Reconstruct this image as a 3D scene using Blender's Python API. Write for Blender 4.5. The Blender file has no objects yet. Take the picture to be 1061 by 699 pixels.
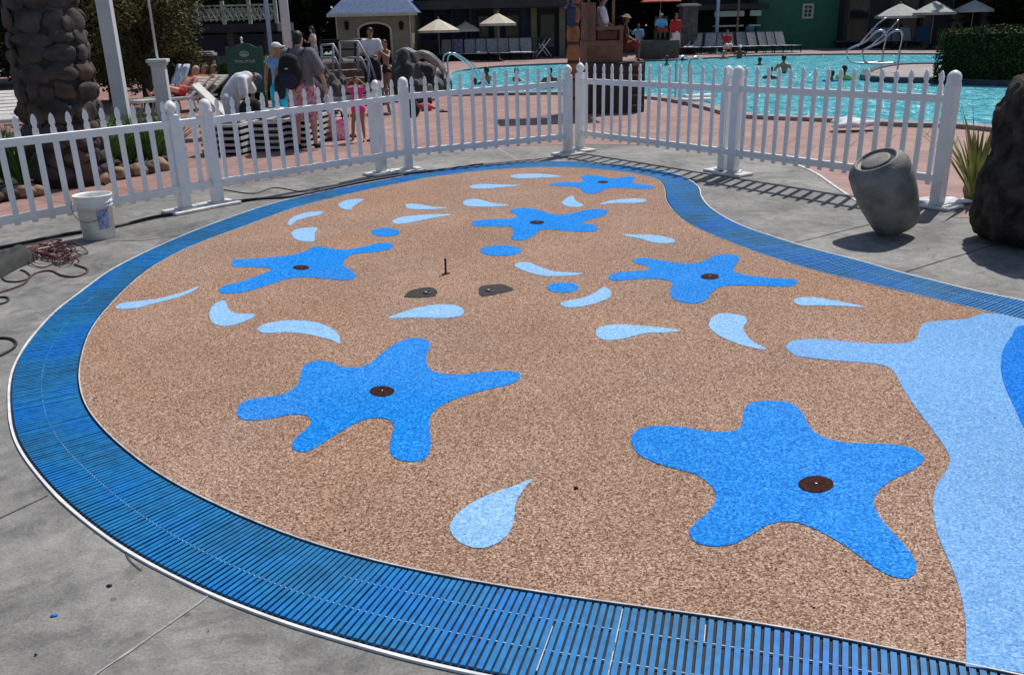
import bpy, bmesh, math, random
from mathutils import Vector, Matrix, noise
random.seed(7)
PI = math.pi
R = math.radians
scene = bpy.context.scene
COL = scene.collection

# ---------------------------------------------------------------- camera
F_PX, PITCH, ROLL, CAM_H = 906.44, 0.344543, -0.025096, 1.8103
IMG_W, IMG_H = 1061.0, 699.0
fw = Vector((0, math.cos(PITCH), -math.sin(PITCH)))
rt = Vector((1, 0, 0))
up = rt.cross(fw)
R2 = rt * math.cos(ROLL) + up * math.sin(ROLL)
U2 = -rt * math.sin(ROLL) + up * math.cos(ROLL)
EYE = Vector((0, 0, CAM_H))
cam = bpy.data.cameras.new('camera')
cam.sensor_width = 36.0
cam.lens = F_PX / IMG_W * 36.0
cam.clip_start = 0.05
cam.clip_end = 600
co = bpy.data.objects.new('camera', cam)
m3 = Matrix((R2, U2, -fw)).transposed()
co.matrix_world = Matrix.Translation(EYE) @ m3.to_4x4()
COL.objects.link(co)
scene.camera = co


def at(x, y, z=0.0):
    """survey: the point at height z seen at photo coordinates x, y"""
    d = fw * F_PX + R2 * (x - IMG_W / 2) - U2 * (y - IMG_H / 2)
    t = (z - CAM_H) / d.z
    return EYE + d * t


def at_depth(x, y, Y):
    d = fw * F_PX + R2 * (x - IMG_W / 2) - U2 * (y - IMG_H / 2)
    return EYE + d * (Y / d.y)


def pix(P):
    v = Vector(P) - EYE
    dz = v.dot(fw)
    return IMG_W / 2 + F_PX * v.dot(R2) / dz, IMG_H / 2 - F_PX * v.dot(U2) / dz


def height_to(P, ytop):
    lo, hi = 0.0, 12.0
    for _ in range(40):
        m = (lo + hi) / 2
        if pix((P[0], P[1], m))[1] > ytop:
            lo = m
        else:
            hi = m
    return lo


# ---------------------------------------------------------------- materials
def new_mat(name):
    m = bpy.data.materials.new(name)
    m.use_nodes = True
    nt = m.node_tree
    return m, nt, nt.nodes['Principled BSDF']


def mat(name, col, rough=0.7, var=0.15, scale=6.0, bump=0.0, bscale=60.0, metal=0.0, col2=None, spec=0.5, detail=5):
    m, nt, b = new_mat(name)
    N, L = nt.nodes, nt.links
    tc = N.new('ShaderNodeTexCoord')
    nz = N.new('ShaderNodeTexNoise')
    nz.inputs['Scale'].default_value = scale
    nz.inputs['Detail'].default_value = detail
    L.new(tc.outputs['Object'], nz.inputs['Vector'])
    cr = N.new('ShaderNodeValToRGB')
    c2 = col2 or tuple(c * (1 - var) for c in col)
    c1 = tuple(min(1, c * (1 + var * (0 if col2 else 0.6))) for c in col)
    cr.color_ramp.elements[0].position = 0.35
    cr.color_ramp.elements[1].position = 0.65
    cr.color_ramp.elements[0].color = (*c2, 1)
    cr.color_ramp.elements[1].color = (*c1, 1)
    L.new(nz.outputs['Fac'], cr.inputs['Fac'])
    L.new(cr.outputs['Color'], b.inputs['Base Color'])
    b.inputs['Roughness'].default_value = rough
    b.inputs['Metallic'].default_value = metal
    b.inputs['Specular IOR Level'].default_value = spec
    if bump:
        n2 = N.new('ShaderNodeTexNoise')
        n2.inputs['Scale'].default_value = bscale
        n2.inputs['Detail'].default_value = 4
        L.new(tc.outputs['Object'], n2.inputs['Vector'])
        bp = N.new('ShaderNodeBump')
        bp.inputs['Strength'].default_value = bump
        bp.inputs['Distance'].default_value = 0.01
        L.new(n2.outputs['Fac'], bp.inputs['Height'])
        L.new(bp.outputs['Normal'], b.inputs['Normal'])
    return m


def crumb(name, stops, scale=110, broad=0.12, wear=0.02):
    """poured rubber crumb: coloured grains"""
    m, nt, b = new_mat(name)
    N, L = nt.nodes, nt.links
    tc = N.new('ShaderNodeTexCoord')
    vo = N.new('ShaderNodeTexVoronoi')
    vo.inputs['Scale'].default_value = scale
    wob = N.new('ShaderNodeTexNoise')
    wob.inputs['Scale'].default_value = scale * 0.7
    mx0 = N.new('ShaderNodeVectorMath')
    mx0.operation = 'SCALE'
    mx0.inputs['Scale'].default_value = 0.012
    ad = N.new('ShaderNodeVectorMath')
    L.new(tc.outputs['Object'], wob.inputs['Vector'])
    L.new(wob.outputs['Color'], mx0.inputs[0])
    L.new(tc.outputs['Object'], ad.inputs[0])
    L.new(mx0.outputs[0], ad.inputs[1])
    L.new(ad.outputs[0], vo.inputs['Vector'])
    sp = N.new('ShaderNodeSeparateColor')
    L.new(vo.outputs['Color'], sp.inputs[0])
    cr = N.new('ShaderNodeValToRGB')
    els = cr.color_ramp.elements
    els[0].position, els[0].color = stops[0][0], (*stops[0][1], 1)
    els[1].position, els[1].color = stops[-1][0], (*stops[-1][1], 1)
    for p, c in stops[1:-1]:
        e = els.new(p)
        e.color = (*c, 1)
    L.new(sp.outputs[0], cr.inputs['Fac'])
    nz = N.new('ShaderNodeTexNoise')
    nz.inputs['Scale'].default_value = 1.1
    nz.inputs['Detail'].default_value = 6
    L.new(tc.outputs['Object'], nz.inputs['Vector'])
    mr = N.new('ShaderNodeMapRange')
    mr.inputs['From Min'].default_value = 0.3
    mr.inputs['From Max'].default_value = 0.7
    mr.inputs['To Min'].default_value = 1 - broad
    mr.inputs['To Max'].default_value = 1 + broad * 0.6
    L.new(nz.outputs['Fac'], mr.inputs['Value'])
    # worn, slightly greyed paths and a few dark specks
    nw = N.new('ShaderNodeTexNoise')
    nw.inputs['Scale'].default_value = .55
    nw.inputs['Detail'].default_value = 7
    nw.inputs['Distortion'].default_value = .8
    L.new(tc.outputs['Object'], nw.inputs['Vector'])
    ms = N.new('ShaderNodeMapRange')
    ms.inputs['From Min'].default_value = 0.38
    ms.inputs['From Max'].default_value = 0.62
    ms.inputs['To Min'].default_value = 1 - wear
    ms.inputs['To Max'].default_value = 1 + wear * .6
    L.new(nw.outputs['Fac'], ms.inputs['Value'])
    hs = N.new('ShaderNodeHueSaturation')
    L.new(ms.outputs[0], hs.inputs['Saturation'])
    L.new(mr.outputs[0], hs.inputs['Value'])
    L.new(cr.outputs['Color'], hs.inputs['Color'])
    L.new(hs.outputs['Color'], b.inputs['Base Color'])
    b.inputs['Roughness'].default_value = 0.9
    b.inputs['Specular IOR Level'].default_value = 0.12
    bp = N.new('ShaderNodeBump')
    bp.inputs['Strength'].default_value = 0.45
    bp.inputs['Distance'].default_value = 0.004
    L.new(vo.outputs['Distance'], bp.inputs['Height'])
    bp.invert = True
    L.new(bp.outputs['Normal'], b.inputs['Normal'])
    return m


def concrete_mat():
    m, nt, b = new_mat('grey_concrete')
    N, L = nt.nodes, nt.links
    tc = N.new('ShaderNodeTexCoord')

    def nz(scale, det, dist=0.0):
        n = N.new('ShaderNodeTexNoise')
        n.inputs['Scale'].default_value = scale
        n.inputs['Detail'].default_value = det
        n.inputs['Roughness'].default_value = 0.65
        n.inputs['Distortion'].default_value = dist
        L.new(tc.outputs['Object'], n.inputs['Vector'])
        return n
    a, c, d = nz(1.1, 9, .8), nz(11, 9, .4), nz(95, 5)
    r1 = N.new('ShaderNodeValToRGB')
    r1.color_ramp.elements[0].position = .32
    r1.color_ramp.elements[0].color = (.125, .122, .115, 1)
    r1.color_ramp.elements[1].position = .68
    r1.color_ramp.elements[1].color = (.265, .255, .24, 1)
    L.new(a.outputs['Fac'], r1.inputs['Fac'])
    r2 = N.new('ShaderNodeMapRange')
    r2.inputs['From Min'].default_value = .3
    r2.inputs['From Max'].default_value = .7
    r2.inputs['To Min'].default_value = .74
    r2.inputs['To Max'].default_value = 1.2
    L.new(c.outputs['Fac'], r2.inputs['Value'])
    r3 = N.new('ShaderNodeMapRange')
    r3.inputs['From Min'].default_value = .3
    r3.inputs['From Max'].default_value = .7
    r3.inputs['To Min'].default_value = .70
    r3.inputs['To Max'].default_value = 1.3
    L.new(d.outputs['Fac'], r3.inputs['Value'])
    mu = N.new('ShaderNodeMath')
    mu.operation = 'MULTIPLY'
    L.new(r2.outputs[0], mu.inputs[0])
    L.new(r3.outputs[0], mu.inputs[1])
    hs = N.new('ShaderNodeHueSaturation')
    L.new(r1.outputs['Color'], hs.inputs['Color'])
    L.new(mu.outputs[0], hs.inputs['Value'])
    # broad irregular stains
    ns = N.new('ShaderNodeTexNoise')
    ns.inputs['Scale'].default_value = 2.7
    ns.inputs['Detail'].default_value = 10
    ns.inputs['Roughness'].default_value = .72
    ns.inputs['Distortion'].default_value = 1.4
    L.new(tc.outputs['Object'], ns.inputs['Vector'])
    rs_ = N.new('ShaderNodeMapRange')
    rs_.inputs['From Min'].default_value = .50
    rs_.inputs['From Max'].default_value = .60
    rs_.inputs['To Min'].default_value = 1.12
    rs_.inputs['To Max'].default_value = .80
    L.new(ns.outputs['Fac'], rs_.inputs['Value'])
    mu2 = N.new('ShaderNodeMath')
    mu2.operation = 'MULTIPLY'
    L.new(mu.outputs[0], mu2.inputs[0])
    L.new(rs_.outputs[0], mu2.inputs[1])
    L.new(mu2.outputs[0], hs.inputs['Value'])
    # dark drips
    v = N.new('ShaderNodeTexVoronoi')
    v.inputs['Scale'].default_value = 3.1
    v.inputs['Randomness'].default_value = 1
    L.new(tc.outputs['Object'], v.inputs['Vector'])
    sr = N.new('ShaderNodeValToRGB')
    sr.color_ramp.elements[0].position = .03
    sr.color_ramp.elements[0].color = (.35, .35, .35, 1)
    sr.color_ramp.elements[1].position = .05
    sr.color_ramp.elements[1].color = (1, 1, 1, 1)
    L.new(v.outputs['Distance'], sr.inputs['Fac'])
    mx = N.new('ShaderNodeMix')
    mx.data_type = 'RGBA'
    mx.blend_type = 'MULTIPLY'
    mx.inputs['Factor'].default_value = .7
    L.new(hs.outputs['Color'], mx.inputs['A'])
    L.new(sr.outputs['Color'], mx.inputs['B'])
    L.new(mx.outputs['Result'], b.inputs['Base Color'])
    b.inputs['Roughness'].default_value = .8
    bp = N.new('ShaderNodeBump')
    bp.inputs['Strength'].default_value = .35
    bp.inputs['Distance'].default_value = .006
    L.new(d.outputs['Fac'], bp.inputs['Height'])
    L.new(bp.outputs['Normal'], b.inputs['Normal'])
    return m


def paver_mat():
    m, nt, b = new_mat('pink_deck')
    N, L = nt.nodes, nt.links
    tc = N.new('ShaderNodeTexCoord')
    br = N.new('ShaderNodeTexBrick')
    br.inputs['Scale'].default_value = 1.0
    br.inputs['Brick Width'].default_value = .9
    br.inputs['Row Height'].default_value = .9
    br.inputs['Mortar Size'].default_value = .012
    br.inputs['Color1'].default_value = (.34, .195, .165, 1)
    br.inputs['Color2'].default_value = (.27, .155, .135, 1)
    br.inputs['Mortar'].default_value = (.13, .085, .08, 1)
    mp = N.new('ShaderNodeMapping')
    mp.inputs['Rotation'].default_value = (0, 0, .5)
    L.new(tc.outputs['Object'], mp.inputs['Vector'])
    L.new(mp.outputs[0], br.inputs['Vector'])
    nz = N.new('ShaderNodeTexNoise')
    nz.inputs['Scale'].default_value = 2.5
    nz.inputs['Detail'].default_value = 9
    nz.inputs['Roughness'].default_value = .7
    L.new(tc.outputs['Object'], nz.inputs['Vector'])
    mr = N.new('ShaderNodeMapRange')
    mr.inputs['From Min'].default_value = .3
    mr.inputs['From Max'].default_value = .7
    mr.inputs['To Min'].default_value = .7
    mr.inputs['To Max'].default_value = 1.25
    L.new(nz.outputs['Fac'], mr.inputs['Value'])
    hs = N.new('ShaderNodeHueSaturation')
    L.new(br.outputs['Color'], hs.inputs['Color'])
    L.new(mr.outputs[0], hs.inputs['Value'])
    L.new(hs.outputs['Color'], b.inputs['Base Color'])
    b.inputs['Roughness'].default_value = .75
    return m


def water_mat():
    m, nt, b = new_mat('pool_water')
    N, L = nt.nodes, nt.links
    tc = N.new('ShaderNodeTexCoord')
    mp = N.new('ShaderNodeMapping')
    mp.inputs['Scale'].default_value = (1.0, .55, 1)
    L.new(tc.outputs['Object'], mp.inputs['Vector'])
    nz = N.new('ShaderNodeTexNoise')
    nz.inputs['Scale'].default_value = 3.2
    nz.inputs['Detail'].default_value = 4
    nz.inputs['Distortion'].default_value = 1.5
    L.new(mp.outputs[0], nz.inputs['Vector'])
    cr = N.new('ShaderNodeValToRGB')
    cr.color_ramp.elements[0].position = .35
    cr.color_ramp.elements[0].color = (.03, .41, .58, 1)
    cr.color_ramp.elements[1].position = .66
    cr.color_ramp.elements[1].color = (.28, .90, .98, 1)
    L.new(nz.outputs['Fac'], cr.inputs['Fac'])
    L.new(cr.outputs['Color'], b.inputs['Base Color'])
    b.inputs['Roughness'].default_value = .12
    b.inputs['Specular IOR Level'].default_value = .35
    n3 = N.new('ShaderNodeTexNoise')
    n3.inputs['Scale'].default_value = 5.5
    n3.inputs['Detail'].default_value = 3
    n3.inputs['Distortion'].default_value = 2.2
    L.new(mp.outputs[0], n3.inputs['Vector'])
    bp = N.new('ShaderNodeBump')
    bp.inputs['Strength'].default_value = 1.0
    bp.inputs['Distance'].default_value = .12
    L.new(n3.outputs['Fac'], bp.inputs['Height'])
    L.new(bp.outputs['Normal'], b.inputs['Normal'])
    return m


def slat_mat():
    m, nt, b = new_mat('blue_grating')
    N, L = nt.nodes, nt.links
    tc = N.new('ShaderNodeTexCoord')
    n1 = N.new('ShaderNodeTexNoise')
    n1.inputs['Scale'].default_value = 1.6
    n1.inputs['Detail'].default_value = 6
    n2 = N.new('ShaderNodeTexNoise')
    n2.inputs['Scale'].default_value = 26
    n2.inputs['Detail'].default_value = 6
    for n in (n1, n2):
        L.new(tc.outputs['Object'], n.inputs['Vector'])
    cr = N.new('ShaderNodeValToRGB')
    e = cr.color_ramp.elements
    e[0].position, e[0].color = .36, (.014, .135, .30, 1)
    e[1].position, e[1].color = .62, (.002, .155, .52, 1)
    x = e.new(.5)
    x.color = (.008, .175, .43, 1)
    L.new(n1.outputs['Fac'], cr.inputs['Fac'])
    mr = N.new('ShaderNodeMapRange')
    mr.inputs['From Min'].default_value = .3
    mr.inputs['From Max'].default_value = .7
    mr.inputs['To Min'].default_value = .75
    mr.inputs['To Max'].default_value = 1.2
    L.new(n2.outputs['Fac'], mr.inputs['Value'])
    hs = N.new('ShaderNodeHueSaturation')
    L.new(cr.outputs['Color'], hs.inputs['Color'])
    L.new(mr.outputs[0], hs.inputs['Value'])
    L.new(hs.outputs['Color'], b.inputs['Base Color'])
    b.inputs['Roughness'].default_value = .5
    b.inputs['Specular IOR Level'].default_value = .25
    return m


M = {}
M['concrete'] = concrete_mat()
M['paver'] = paver_mat()
M['water'] = water_mat()
M['slat'] = slat_mat()
M['tan'] = crumb('tan_rubber', [(0, (.075, .036, .024)), (.24, (.205, .112, .075)), (.55, (.35, .21, .145)), (.82, (.47, .31, .225)), (1, (.68, .50, .38))], 185, .13, .08)
M['splash_blue'] = crumb('blue_rubber', [(0, (.003, .10, .43)), (.4, (.006, .205, .67)), (.75, (.012, .265, .79)), (1, (.08, .40, .90))], 140, .08)
M['drop_blue'] = crumb('pale_blue_rubber', [(0, (.15, .32, .60)), (.4, (.24, .47, .74)), (.8, (.31, .55, .81)), (1, (.47, .68, .88))], 140, .06)
M['wave_blue'] = crumb('sky_blue_rubber', [(0, (.10, .25, .54)), (.4, (.155, .37, .69)), (.8, (.20, .43, .76)), (1, (.36, .56, .82))], 140, .08)
M['deep_blue'] = crumb('deep_blue_rubber', [(0, (.003, .09, .44)), (.5, (.007, .18, .66)), (1, (.04, .29, .82))], 140, .06)
M['black'] = mat('black_plastic', (.018, .018, .02), .5, .3)
M['bed'] = mat('dark_drain_bed', (.012, .016, .03), .8, .3)
M['rimw'] = mat('white_channel_edge', (.74, .75, .76), .5, .2, 14)
M['rim'] = mat('pale_rim', (.55, .56, .56), .5, .35, 14)
def vinyl_mat():
    m, nt, b = new_mat('white_vinyl')
    N, L = nt.nodes, nt.links
    geo = N.new('ShaderNodeNewGeometry')
    sx = N.new('ShaderNodeSeparateXYZ')
    L.new(geo.outputs['Position'], sx.inputs[0])
    nz = N.new('ShaderNodeTexNoise')
    nz.inputs['Scale'].default_value = 9
    nz.inputs['Detail'].default_value = 7
    L.new(geo.outputs['Position'], nz.inputs['Vector'])
    mr = N.new('ShaderNodeMapRange')
    mr.inputs['From Min'].default_value = 0
    mr.inputs['From Max'].default_value = .34
    mr.inputs['To Min'].default_value = .75
    mr.inputs['To Max'].default_value = 0
    L.new(sx.outputs[2], mr.inputs['Value'])
    th = N.new('ShaderNodeMapRange')
    th.inputs['From Min'].default_value = .42
    th.inputs['From Max'].default_value = .68
    L.new(nz.outputs['Fac'], th.inputs['Value'])
    ad = N.new('ShaderNodeMath')
    ad.operation = 'MULTIPLY_ADD'
    L.new(th.outputs[0], ad.inputs[0])
    ad.inputs[1].default_value = .16
    L.new(mr.outputs[0], ad.inputs[2])
    mu = N.new('ShaderNodeMath')
    mu.operation = 'MULTIPLY'
    L.new(ad.outputs[0], mu.inputs[0])
    L.new(nz.outputs['Fac'], mu.inputs[1])
    mx = N.new('ShaderNodeMix')
    mx.data_type = 'RGBA'
    mx.inputs['A'].default_value = (.86, .86, .86, 1)
    mx.inputs['B'].default_value = (.36, .32, .27, 1)
    L.new(mu.outputs[0], mx.inputs['Factor'])
    L.new(mx.outputs['Result'], b.inputs['Base Color'])
    b.inputs['Roughness'].default_value = .4
    return m


M['vinyl'] = vinyl_mat()
M['white_paint'] = mat('white_paint', (.62, .64, .66), .5, .1, 3)
M['blue_paint'] = mat('pale_blue_paint', (.32, .46, .62), .5, .1, 3)
M['disc'] = mat('rusty_disc', (.045, .014, .011), .85, .6, 60, spec=.1)
M['rustmetal'] = mat('rusted_metal', (.07, .04, .03), .7, .4, 60, metal=.4)
M['patch'] = mat('dark_rubber_patch', (.030, .027, .026), .85, .6, 60, .8, 90)
M['bucket'] = mat('white_bucket_plastic', (.82, .81, .78), .4, .14, 9)
M['buckblue'] = mat('faded_blue_print', (.30, .38, .62), .6, .5, 60)
M['cord'] = mat('maroon_rubber_cord', (.10, .022, .022), .6, .4, 20)
M['cable'] = mat('black_cable', (.015, .015, .017), .6, .3, 20)
M['darkcloth'] = mat('dark_green_tarp', (.02, .024, .02), .8, .4, 10, .6, 20)
M['jar'] = mat('grey_jar', (.195, .19, .175), .6, .32, 7, .3, 45)
M['rock'] = mat('dark_boulder_rock', (.060, .048, .042), .95, .65, 7, 1.6, 34, spec=.15)
M['wallstone'] = mat('round_wall_stone', (.062, .052, .050), .9, .55, 5, .9, 25)
M['wallstone2'] = mat('brown_wall_stone', (.078, .052, .040), .9, .5, 5, .9, 25)
M['mortar'] = mat('dark_mortar', (.042, .036, .033), .95, .3, 20)
M['edgestone'] = mat('tan_edging_stone', (.30, .19, .12), .85, .45, 4, .6, 20)
M['soil'] = mat('soil', (.035, .024, .018), .95, .4, 12, .8, 30)
M['leaf'] = mat('green_leaf', (.036, .058, .010), .7, .5, .9, spec=.15)
M['leaf_dark'] = mat('dark_green_leaf', (.018, .032, .010), .75, .6, .7, spec=.12)
M['leaf_olive'] = mat('olive_leaf', (.085, .088, .028), .7, .6, .8, spec=.15)
M['grassleaf'] = mat('strap_leaf', (.10, .21, .045), .5, .45, 4)
M['bark'] = mat('bark', (.05, .038, .03), .9, .4, 9, .8, 20)
M['yellowleaf'] = mat('yellow_green_leaf', (.22, .24, .06), .55, .5, 5)
M['coping'] = mat('pool_coping', (.30, .26, .25), .75, .25, 3)
M['cope_dark'] = mat('dark_pool_tile', (.03, .035, .06), .4, .3, 8)
M['chrome'] = mat('brushed_steel_tube', (.55, .57, .60), .25, .08, 5, metal=.9)
M['lounger'] = mat('grey_sling_fabric', (.21, .22, .24), .8, .15, 8)
M['lounger_w'] = mat('cream_lounger_frame', (.62, .61, .57), .5, .12, 8)
M['towel'] = mat('white_towel', (.72, .72, .76), .95, .12, 8, .6, 40)
M['towel_blue'] = mat('blue_print_towel', (.12, .16, .48), .95, .5, 9)
M['canvas'] = mat('cream_canvas', (.58, .52, .40), .85, .12, 4)
M['canvas_w'] = mat('pale_grey_canvas', (.42, .44, .42), .85, .15, 4)
M['orangewood'] = mat('orange_brown_wood', (.34, .13, .05), .6, .4, 5)
M['brownwood'] = mat('brown_painted_wood', (.20, .105, .065), .7, .3, 4)
M['darkbrown'] = mat('dark_brown_wood', (.055, .034, .026), .75, .3, 5)
M['redwood'] = mat('red_brown_panel', (.10, .035, .025), .7, .3, 5)
M['greenwall'] = mat('green_clapboard', (.035, .16, .105), .75, .15, 2)
M['beigewall'] = mat('beige_wall', (.25, .235, .17), .85, .12, 2)
M['navywall'] = mat('dark_blue_wall', (.045, .06, .12), .8, .25, 1.5)
M['darkwall'] = mat('shadowy_grey_wall', (.035, .035, .038), .85, .3, 1)
M['taupewall'] = mat('taupe_wall', (.085, .08, .075), .85, .2, 1)
M['blueroof'] = mat('blue_shingle_roof', (.085, .14, .28), .8, .3, 9)
M['trim'] = mat('pale_trim', (.50, .52, .47), .6, .1, 4)
M['fascia'] = mat('pale_green_fascia', (.42, .55, .46), .6, .1, 4)
M['glass'] = mat('dark_window_glass', (.012, .015, .02), .12, .3, 3)
M['lattice'] = mat('sage_lattice_paint', (.38, .42, .35), .7, .2, 4)
M['signgreen'] = mat('dark_green_sign', (.008, .075, .045), .5, .15, 4)
M['signpale'] = mat('pale_sign_lettering', (.50, .56, .46), .6, .1, 4)
M['greystone'] = mat('grey_stone_blocks', (.095, .09, .088), .9, .45, 4, .8, 10)
M['ivory'] = mat('skate_white', (.7, .7, .68), .4, .05)
M['blackiron'] = mat('black_iron', (.012, .012, .013), .45, .3, metal=.5)
M['bluelamp'] = mat('dark_blue_lantern_glass', (.01, .025, .08), .25, .3)
SKIN = {'fair': mat('fair_skin', (.50, .29, .21), .55, .1), 'tan': mat('tanned_skin', (.34, .17, .10), .5, .1),
        'brown': mat('brown_skin', (.14, .07, .045), .5, .1), 'pink': mat('sunburnt_skin', (.55, .24, .18), .55, .1)}
CLOTH = {}


def cloth(name, col, col2=None, sc=8):
    if name not in CLOTH:
        CLOTH[name] = mat(name, col, .9, .15, sc, .25, 60, col2=col2)
    return CLOTH[name]


HAIR = {'dark': mat('dark_brown_hair', (.022, .013, .009), .6, .4, 40), 'blond': mat('blond_hair', (.42, .28, .14), .6, .4, 40),
        'black': mat('black_hair', (.008, .007, .007), .5, .4, 40), 'grey': mat('grey_hair', (.35, .34, .33), .6, .3, 40)}
EYEM = mat('dark_eye', (.01, .01, .01), .3, .1)
LIPM = mat('lip', (.30, .10, .08), .5, .1)


# ---------------------------------------------------------------- mesh building
class MB:
    def __init__(s):
        s.v, s.f, s.smooth = [], [], []

    def add(s, verts, faces, smooth=False):
        o = len(s.v)
        s.v += [tuple(p) for p in verts]
        for f in faces:
            s.f.append([i + o for i in f])
            s.smooth.append(smooth)
        return s

    def box(s, c, size, rz=0.0, M4=None, ry=0.0, rx=0.0):
        x, y, z = size[0] / 2, size[1] / 2, size[2] / 2
        ro = Matrix.Rotation(rz, 3, 'Z') @ Matrix.Rotation(ry, 3, 'Y') @ Matrix.Rotation(rx, 3, 'X')
        vs = [Vector((a * x, b * y, c_ * z)) for c_ in (-1, 1) for b in (-1, 1) for a in (-1, 1)]
        vs = [ro @ p + Vector(c) for p in vs]
        s.add(vs, [(0, 2, 3, 1), (4, 5, 7, 6), (0, 1, 5, 4), (2, 6, 7, 3), (0, 4, 6, 2), (1, 3, 7, 5)])
        return s

    def beam(s, p, q, w, h, upv=(0, 0, 1)):
        p, q = Vector(p), Vector(q)
        d = (q - p).normalized()
        u = Vector(upv)
        side = d.cross(u)
        if side.length < 1e-4:
            side = d.cross(Vector((0, 1, 0)))
        side.normalize()
        u = side.cross(d)
        vs = [e + side * (a * w / 2) + u * (b * h / 2) for e in (p, q) for b in (-1, 1) for a in (-1, 1)]
        s.add(vs, [(0, 2, 3, 1), (4, 5, 7, 6), (0, 1, 5, 4), (2, 6, 7, 3), (0, 4, 6, 2), (1, 3, 7, 5)])
        return s

    def tube(s, pts, rad, n=8, closed=False, smooth=True):
        pts = [Vector(p) for p in pts]
        rs = rad if isinstance(rad, (list, tuple)) else [rad] * len(pts)
        prev = None
        rings = []
        k = len(pts)
        for i, p in enumerate(pts):
            if closed:
                t = pts[(i + 1) % k] - pts[i - 1]
            else:
                t = pts[min(i + 1, k - 1)] - pts[max(i - 1, 0)]
            if t.length < 1e-9:
                t = Vector((0, 0, 1))
            t.normalize()
            if prev is None:
                a = Vector((0, 0, 1)) if abs(t.z) < .9 else Vector((1, 0, 0))
                nrm = t.cross(a).normalized()
            else:
                nrm = (prev - t * prev.dot(t))
                nrm = nrm.normalized() if nrm.length > 1e-6 else t.orthogonal().normalized()
            prev = nrm
            b = t.cross(nrm)
            rings.append([p + (nrm * math.cos(2 * PI * j / n) + b * math.sin(2 * PI * j / n)) * rs[i] for j in range(n)])
        vs = [q for r in rings for q in r]
        fs = []
        for i in range(k if closed else k - 1):
            a, b_ = i * n, ((i + 1) % k) * n
            for j in range(n):
                fs.append((a + j, a + (j + 1) % n, b_ + (j + 1) % n, b_ + j))
        if not closed:
            fs.append(tuple(reversed(range(n))))
            fs.append(tuple(range((k - 1) * n, k * n)))
        s.add(vs, fs, smooth)
        return s

    def lathe(s, prof, c=(0, 0, 0), n=20, M4=None, smooth=True, sx=1, sy=1):
        c = Vector(c)
        vs, fs = [], []
        k = len(prof)
        for r, z in prof:
            for j in range(n):
                a = 2 * PI * j / n
                p = Vector((r * math.cos(a) * sx, r * math.sin(a) * sy, z))
                if M4:
                    p = M4 @ p
                vs.append(p + c)
        for i in range(k - 1):
            for j in range(n):
                fs.append((i * n + j, i * n + (j + 1) % n, (i + 1) * n + (j + 1) % n, (i + 1) * n + j))
        fs.append(tuple(reversed(range(n))))
        fs.append(tuple(range((k - 1) * n, k * n)))
        s.add(vs, fs, smooth)
        return s

    def prism(s, poly, z0, z1, fn=None):
        """poly: list of 2d points; extruded z0..z1; fn maps (x,y,z)->point"""
        n = len(poly)
        fn = fn or (lambda x, y, z: (x, y, z))
        vs = [fn(p[0], p[1], z0) for p in poly] + [fn(p[0], p[1], z1) for p in poly]
        fs = [tuple(reversed(range(n))), tuple(range(n, 2 * n))]
        for i in range(n):
            j = (i + 1) % n
            fs.append((i, j, n + j, n + i))
        s.add(vs, fs)
        return s

    def blob(s, c, r, seed=0, rough=.18, sub=2, rz=0.0, freq=1.1, flat=0):
        bm = bmesh.new()
        bmesh.ops.create_icosphere(bm, subdivisions=sub, radius=1)
        off = Vector((seed * 3.7, seed * 1.3, seed * 7.1))
        ro = Matrix.Rotation(rz, 3, 'Z')
        vs = []
        for v in bm.verts:
            d = 1 + rough * noise.noise(v.co * freq + off) * 2
            p = Vector((v.co.x * r[0], v.co.y * r[1], v.co.z * r[2])) * d
            p = ro @ p + Vector(c)
            if flat and p.z < flat[0]:
                p.z = flat[0]
            vs.append(p)
        fs = [tuple(v.index for v in f.verts) for f in bm.faces]
        bm.free()
        s.add(vs, fs, True)
        return s

    def build(s, name, material, parent=None, bevel=0.0, loc=None):
        me = bpy.data.meshes.new(name)
        vs = s.v
        if loc is not None:
            L_ = Vector(loc)
            vs = [tuple(Vector(p) - L_) for p in vs]
        me.from_pydata(vs, [], s.f)
        me.polygons.foreach_set('use_smooth', s.smooth)
        me.materials.append(material)
        me.update()
        bm = bmesh.new()
        bm.from_mesh(me)
        bmesh.ops.recalc_face_normals(bm, faces=bm.faces)
        if bevel:
            ed = [e for e in bm.edges if len(e.link_faces) == 2 and e.calc_face_angle(0) > .6]
            bmesh.ops.bevel(bm, geom=ed, offset=bevel, segments=1, affect='EDGES', clamp_overlap=True)
        bm.to_mesh(me)
        bm.free()
        o = bpy.data.objects.new(name, me)
        if loc is not None:
            o.location = loc
        COL.objects.link(o)
        if parent is not None:
            o.parent = parent
        return o


def tag(o, label=None, cat=None, group=None, kind=None):
    if label:
        o['label'] = label
    if cat:
        o['category'] = cat
    if group:
        o['group'] = group
    if kind:
        o['kind'] = kind
    return o


def thing(name, label, cat, loc=(0, 0, 0), rz=0.0, group=None):
    o = bpy.data.objects.new(name, None)
    o.empty_display_size = .1
    o.location = loc
    o.rotation_euler = (0, 0, rz)
    COL.objects.link(o)
    return tag(o, label, cat, group)


def dup(root, loc, rz=0.0, label=None, group=None, scale=None):
    kids = list(root.children)

    def cp(o, parent):
        c = o.copy()
        COL.objects.link(c)
        c.parent = parent
        for k in list(o.children):
            cp(k, c)
        return c
    r = root.copy()
    COL.objects.link(r)
    r.location = loc
    r.rotation_euler = (0, 0, rz)
    if scale:
        r.scale = (scale, scale, scale) if not isinstance(scale, tuple) else scale
    if label:
        r['label'] = label
    if group:
        r['group'] = group
    for k in kids:
        cp(k, r)
    return r


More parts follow.
